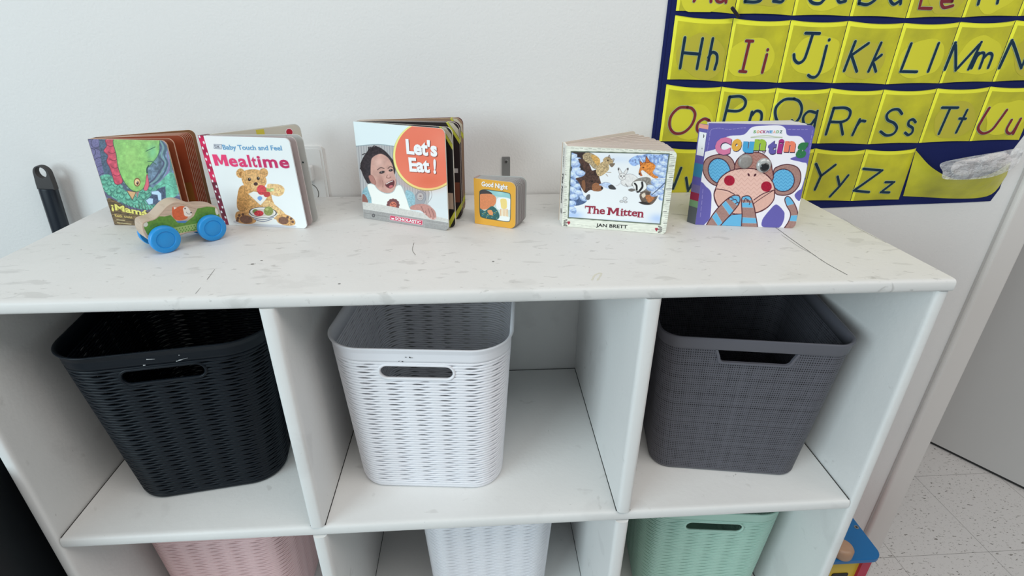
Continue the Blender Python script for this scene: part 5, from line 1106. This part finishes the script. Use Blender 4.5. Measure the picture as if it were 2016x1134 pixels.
# ------------------------------------------------------------------ black bin at the left end of the shelf
bn = MB(); prof = []
dimb = lambda z: (.185+.030*z/.80, .20+.03*z/.80, .05); bs_, T0 = rr_fun(*dimb(.4), 120)
zz = [0, .01, .4, .91, .93, .93, .91, .02]; of = [-.01, 0, 0, 0, .008, .0, -.004, -.006]
LL = [np.c_[rr_eval(bs_, *dimb(z), o), np.full(120, z)] for z, o in zip(zz, of)]
bmat = mat('black_bin_plastic', (.010, .013, .016), .5, spec=.3); loops(bn, LL, bmat); bn.add(LL[0], [list(range(120))[::-1]], bmat); bn.add(LL[-1], [list(range(120))], bmat)
bb = empty('waste_bin', (-.86, .10, ZF), 'tall black plastic bin standing at the left end of the shelf', 'bin'); bn.build('bin_body', bb, smooth=True, auto=40)

# ------------------------------------------------------------------ wooden activity cube at the right end of the shelf
ZT = -.70
pr, pf = at_z(1736, 1092, ZT), at_z(1640, 1113, ZT); xr_ = max(pr[0], pf[0])+.0; yf = (pr[1]+pf[1])/2; xl_ = .617
yb = yf+.262; toy = empty('activity_cube', ((xl_+xr_)/2, (yf+yb)/2, ZF), 'wooden activity cube with blue top standing on the floor right of the shelf', 'toy')
toff = lambda v: np.asarray(v)-np.array([(xl_+xr_)/2, (yf+yb)/2, ZF])
blu_ = mat('blue_painted_wood', lin((0, 96, 160), 1.25), .35, spec=.5); yel_ = mat('yellow_painted_wood', lin((214, 178, 40), 1.2), .4); red_ = mat('red_painted_wood', lin((178, 20, 60), 1.2), .4)
to = MB().prism(rrect(xl_, xr_, yf, yb, .022, 8), ZT-.012, ZT, blu_, 'z').build('top_panel', toy, tf=toff)
bv = to.modifiers.new('bevel', 'BEVEL'); bv.width = .002; bv.segments = 3; bv.limit_method = 'ANGLE'; bv.angle_limit = math.radians(50)
fx0, fx1 = xl_+.004, xr_-.030
MB().box(fx0, fx1, yf+.018, yf+.030, ZF, ZT-.012, yel_).build('front_panel', toy, tf=toff)
MB().prism([(yf+.012, ZF), (yf+.012, ZT-.012), (yb-.02, ZT-.012), (yb-.02, ZF)], fx1, fx1+.020, red_, 'x').build('side_panel', toy, tf=toff)
MB().prism([(yf+.020, ZF), (yf+.020, ZT-.012), (yb-.02, ZT-.012), (yb-.02, ZF)], fx0-.004, fx0, red_, 'x').build('side_panel', toy, tf=toff)
MB().box(fx0, fx1, yb-.03, yb-.02, ZF, ZT-.012, yel_).build('back_panel', toy, tf=toff)
sl_ = MB(); 
for i in range(3): 
    x = fx0+.050+i*.043; sl_.prism(rrect(x, x+.036, ZT-.115, ZT-.066, .004, 4), yf+.0178, yf+.0165, blk, 'y')
sl_.build('letter_window', toy, tf=toff)
kp = at_z(1662, 1081, ZT+.012); kz = mat('bead_wood', (.46, .28, .18), .4, noise=[(40, .4, (.38, .22, .14))])
MB().lathe([(.0001, 0), (.0195, 0), (.0205, .002), (.0205, .018), (.018, .022), (.012, .024), (.0001, .0242)], 32, kz, Matrix.Translation((kp[0]-.004, kp[1], ZT)), close=False).build('wooden_knob', toy, smooth=True, auto=40, tf=toff)
sp_ = at_z(1686, 1038, ZT); so = MB().lathe([(.0050, 0), (.0048, .0008), (.0028, .0012), (.0024, .0004), (.0001, .0004)], 24, gm_, Matrix.Translation((sp_[0], sp_[1], ZT)), close=False); so.lathe([(.0001, .0006), (.0022, .0006), (.0001, .0007)], 6, blk, Matrix.Translation((sp_[0], sp_[1], ZT)), close=False); so.build('screw', toy, smooth=True, auto=30, tf=toff)
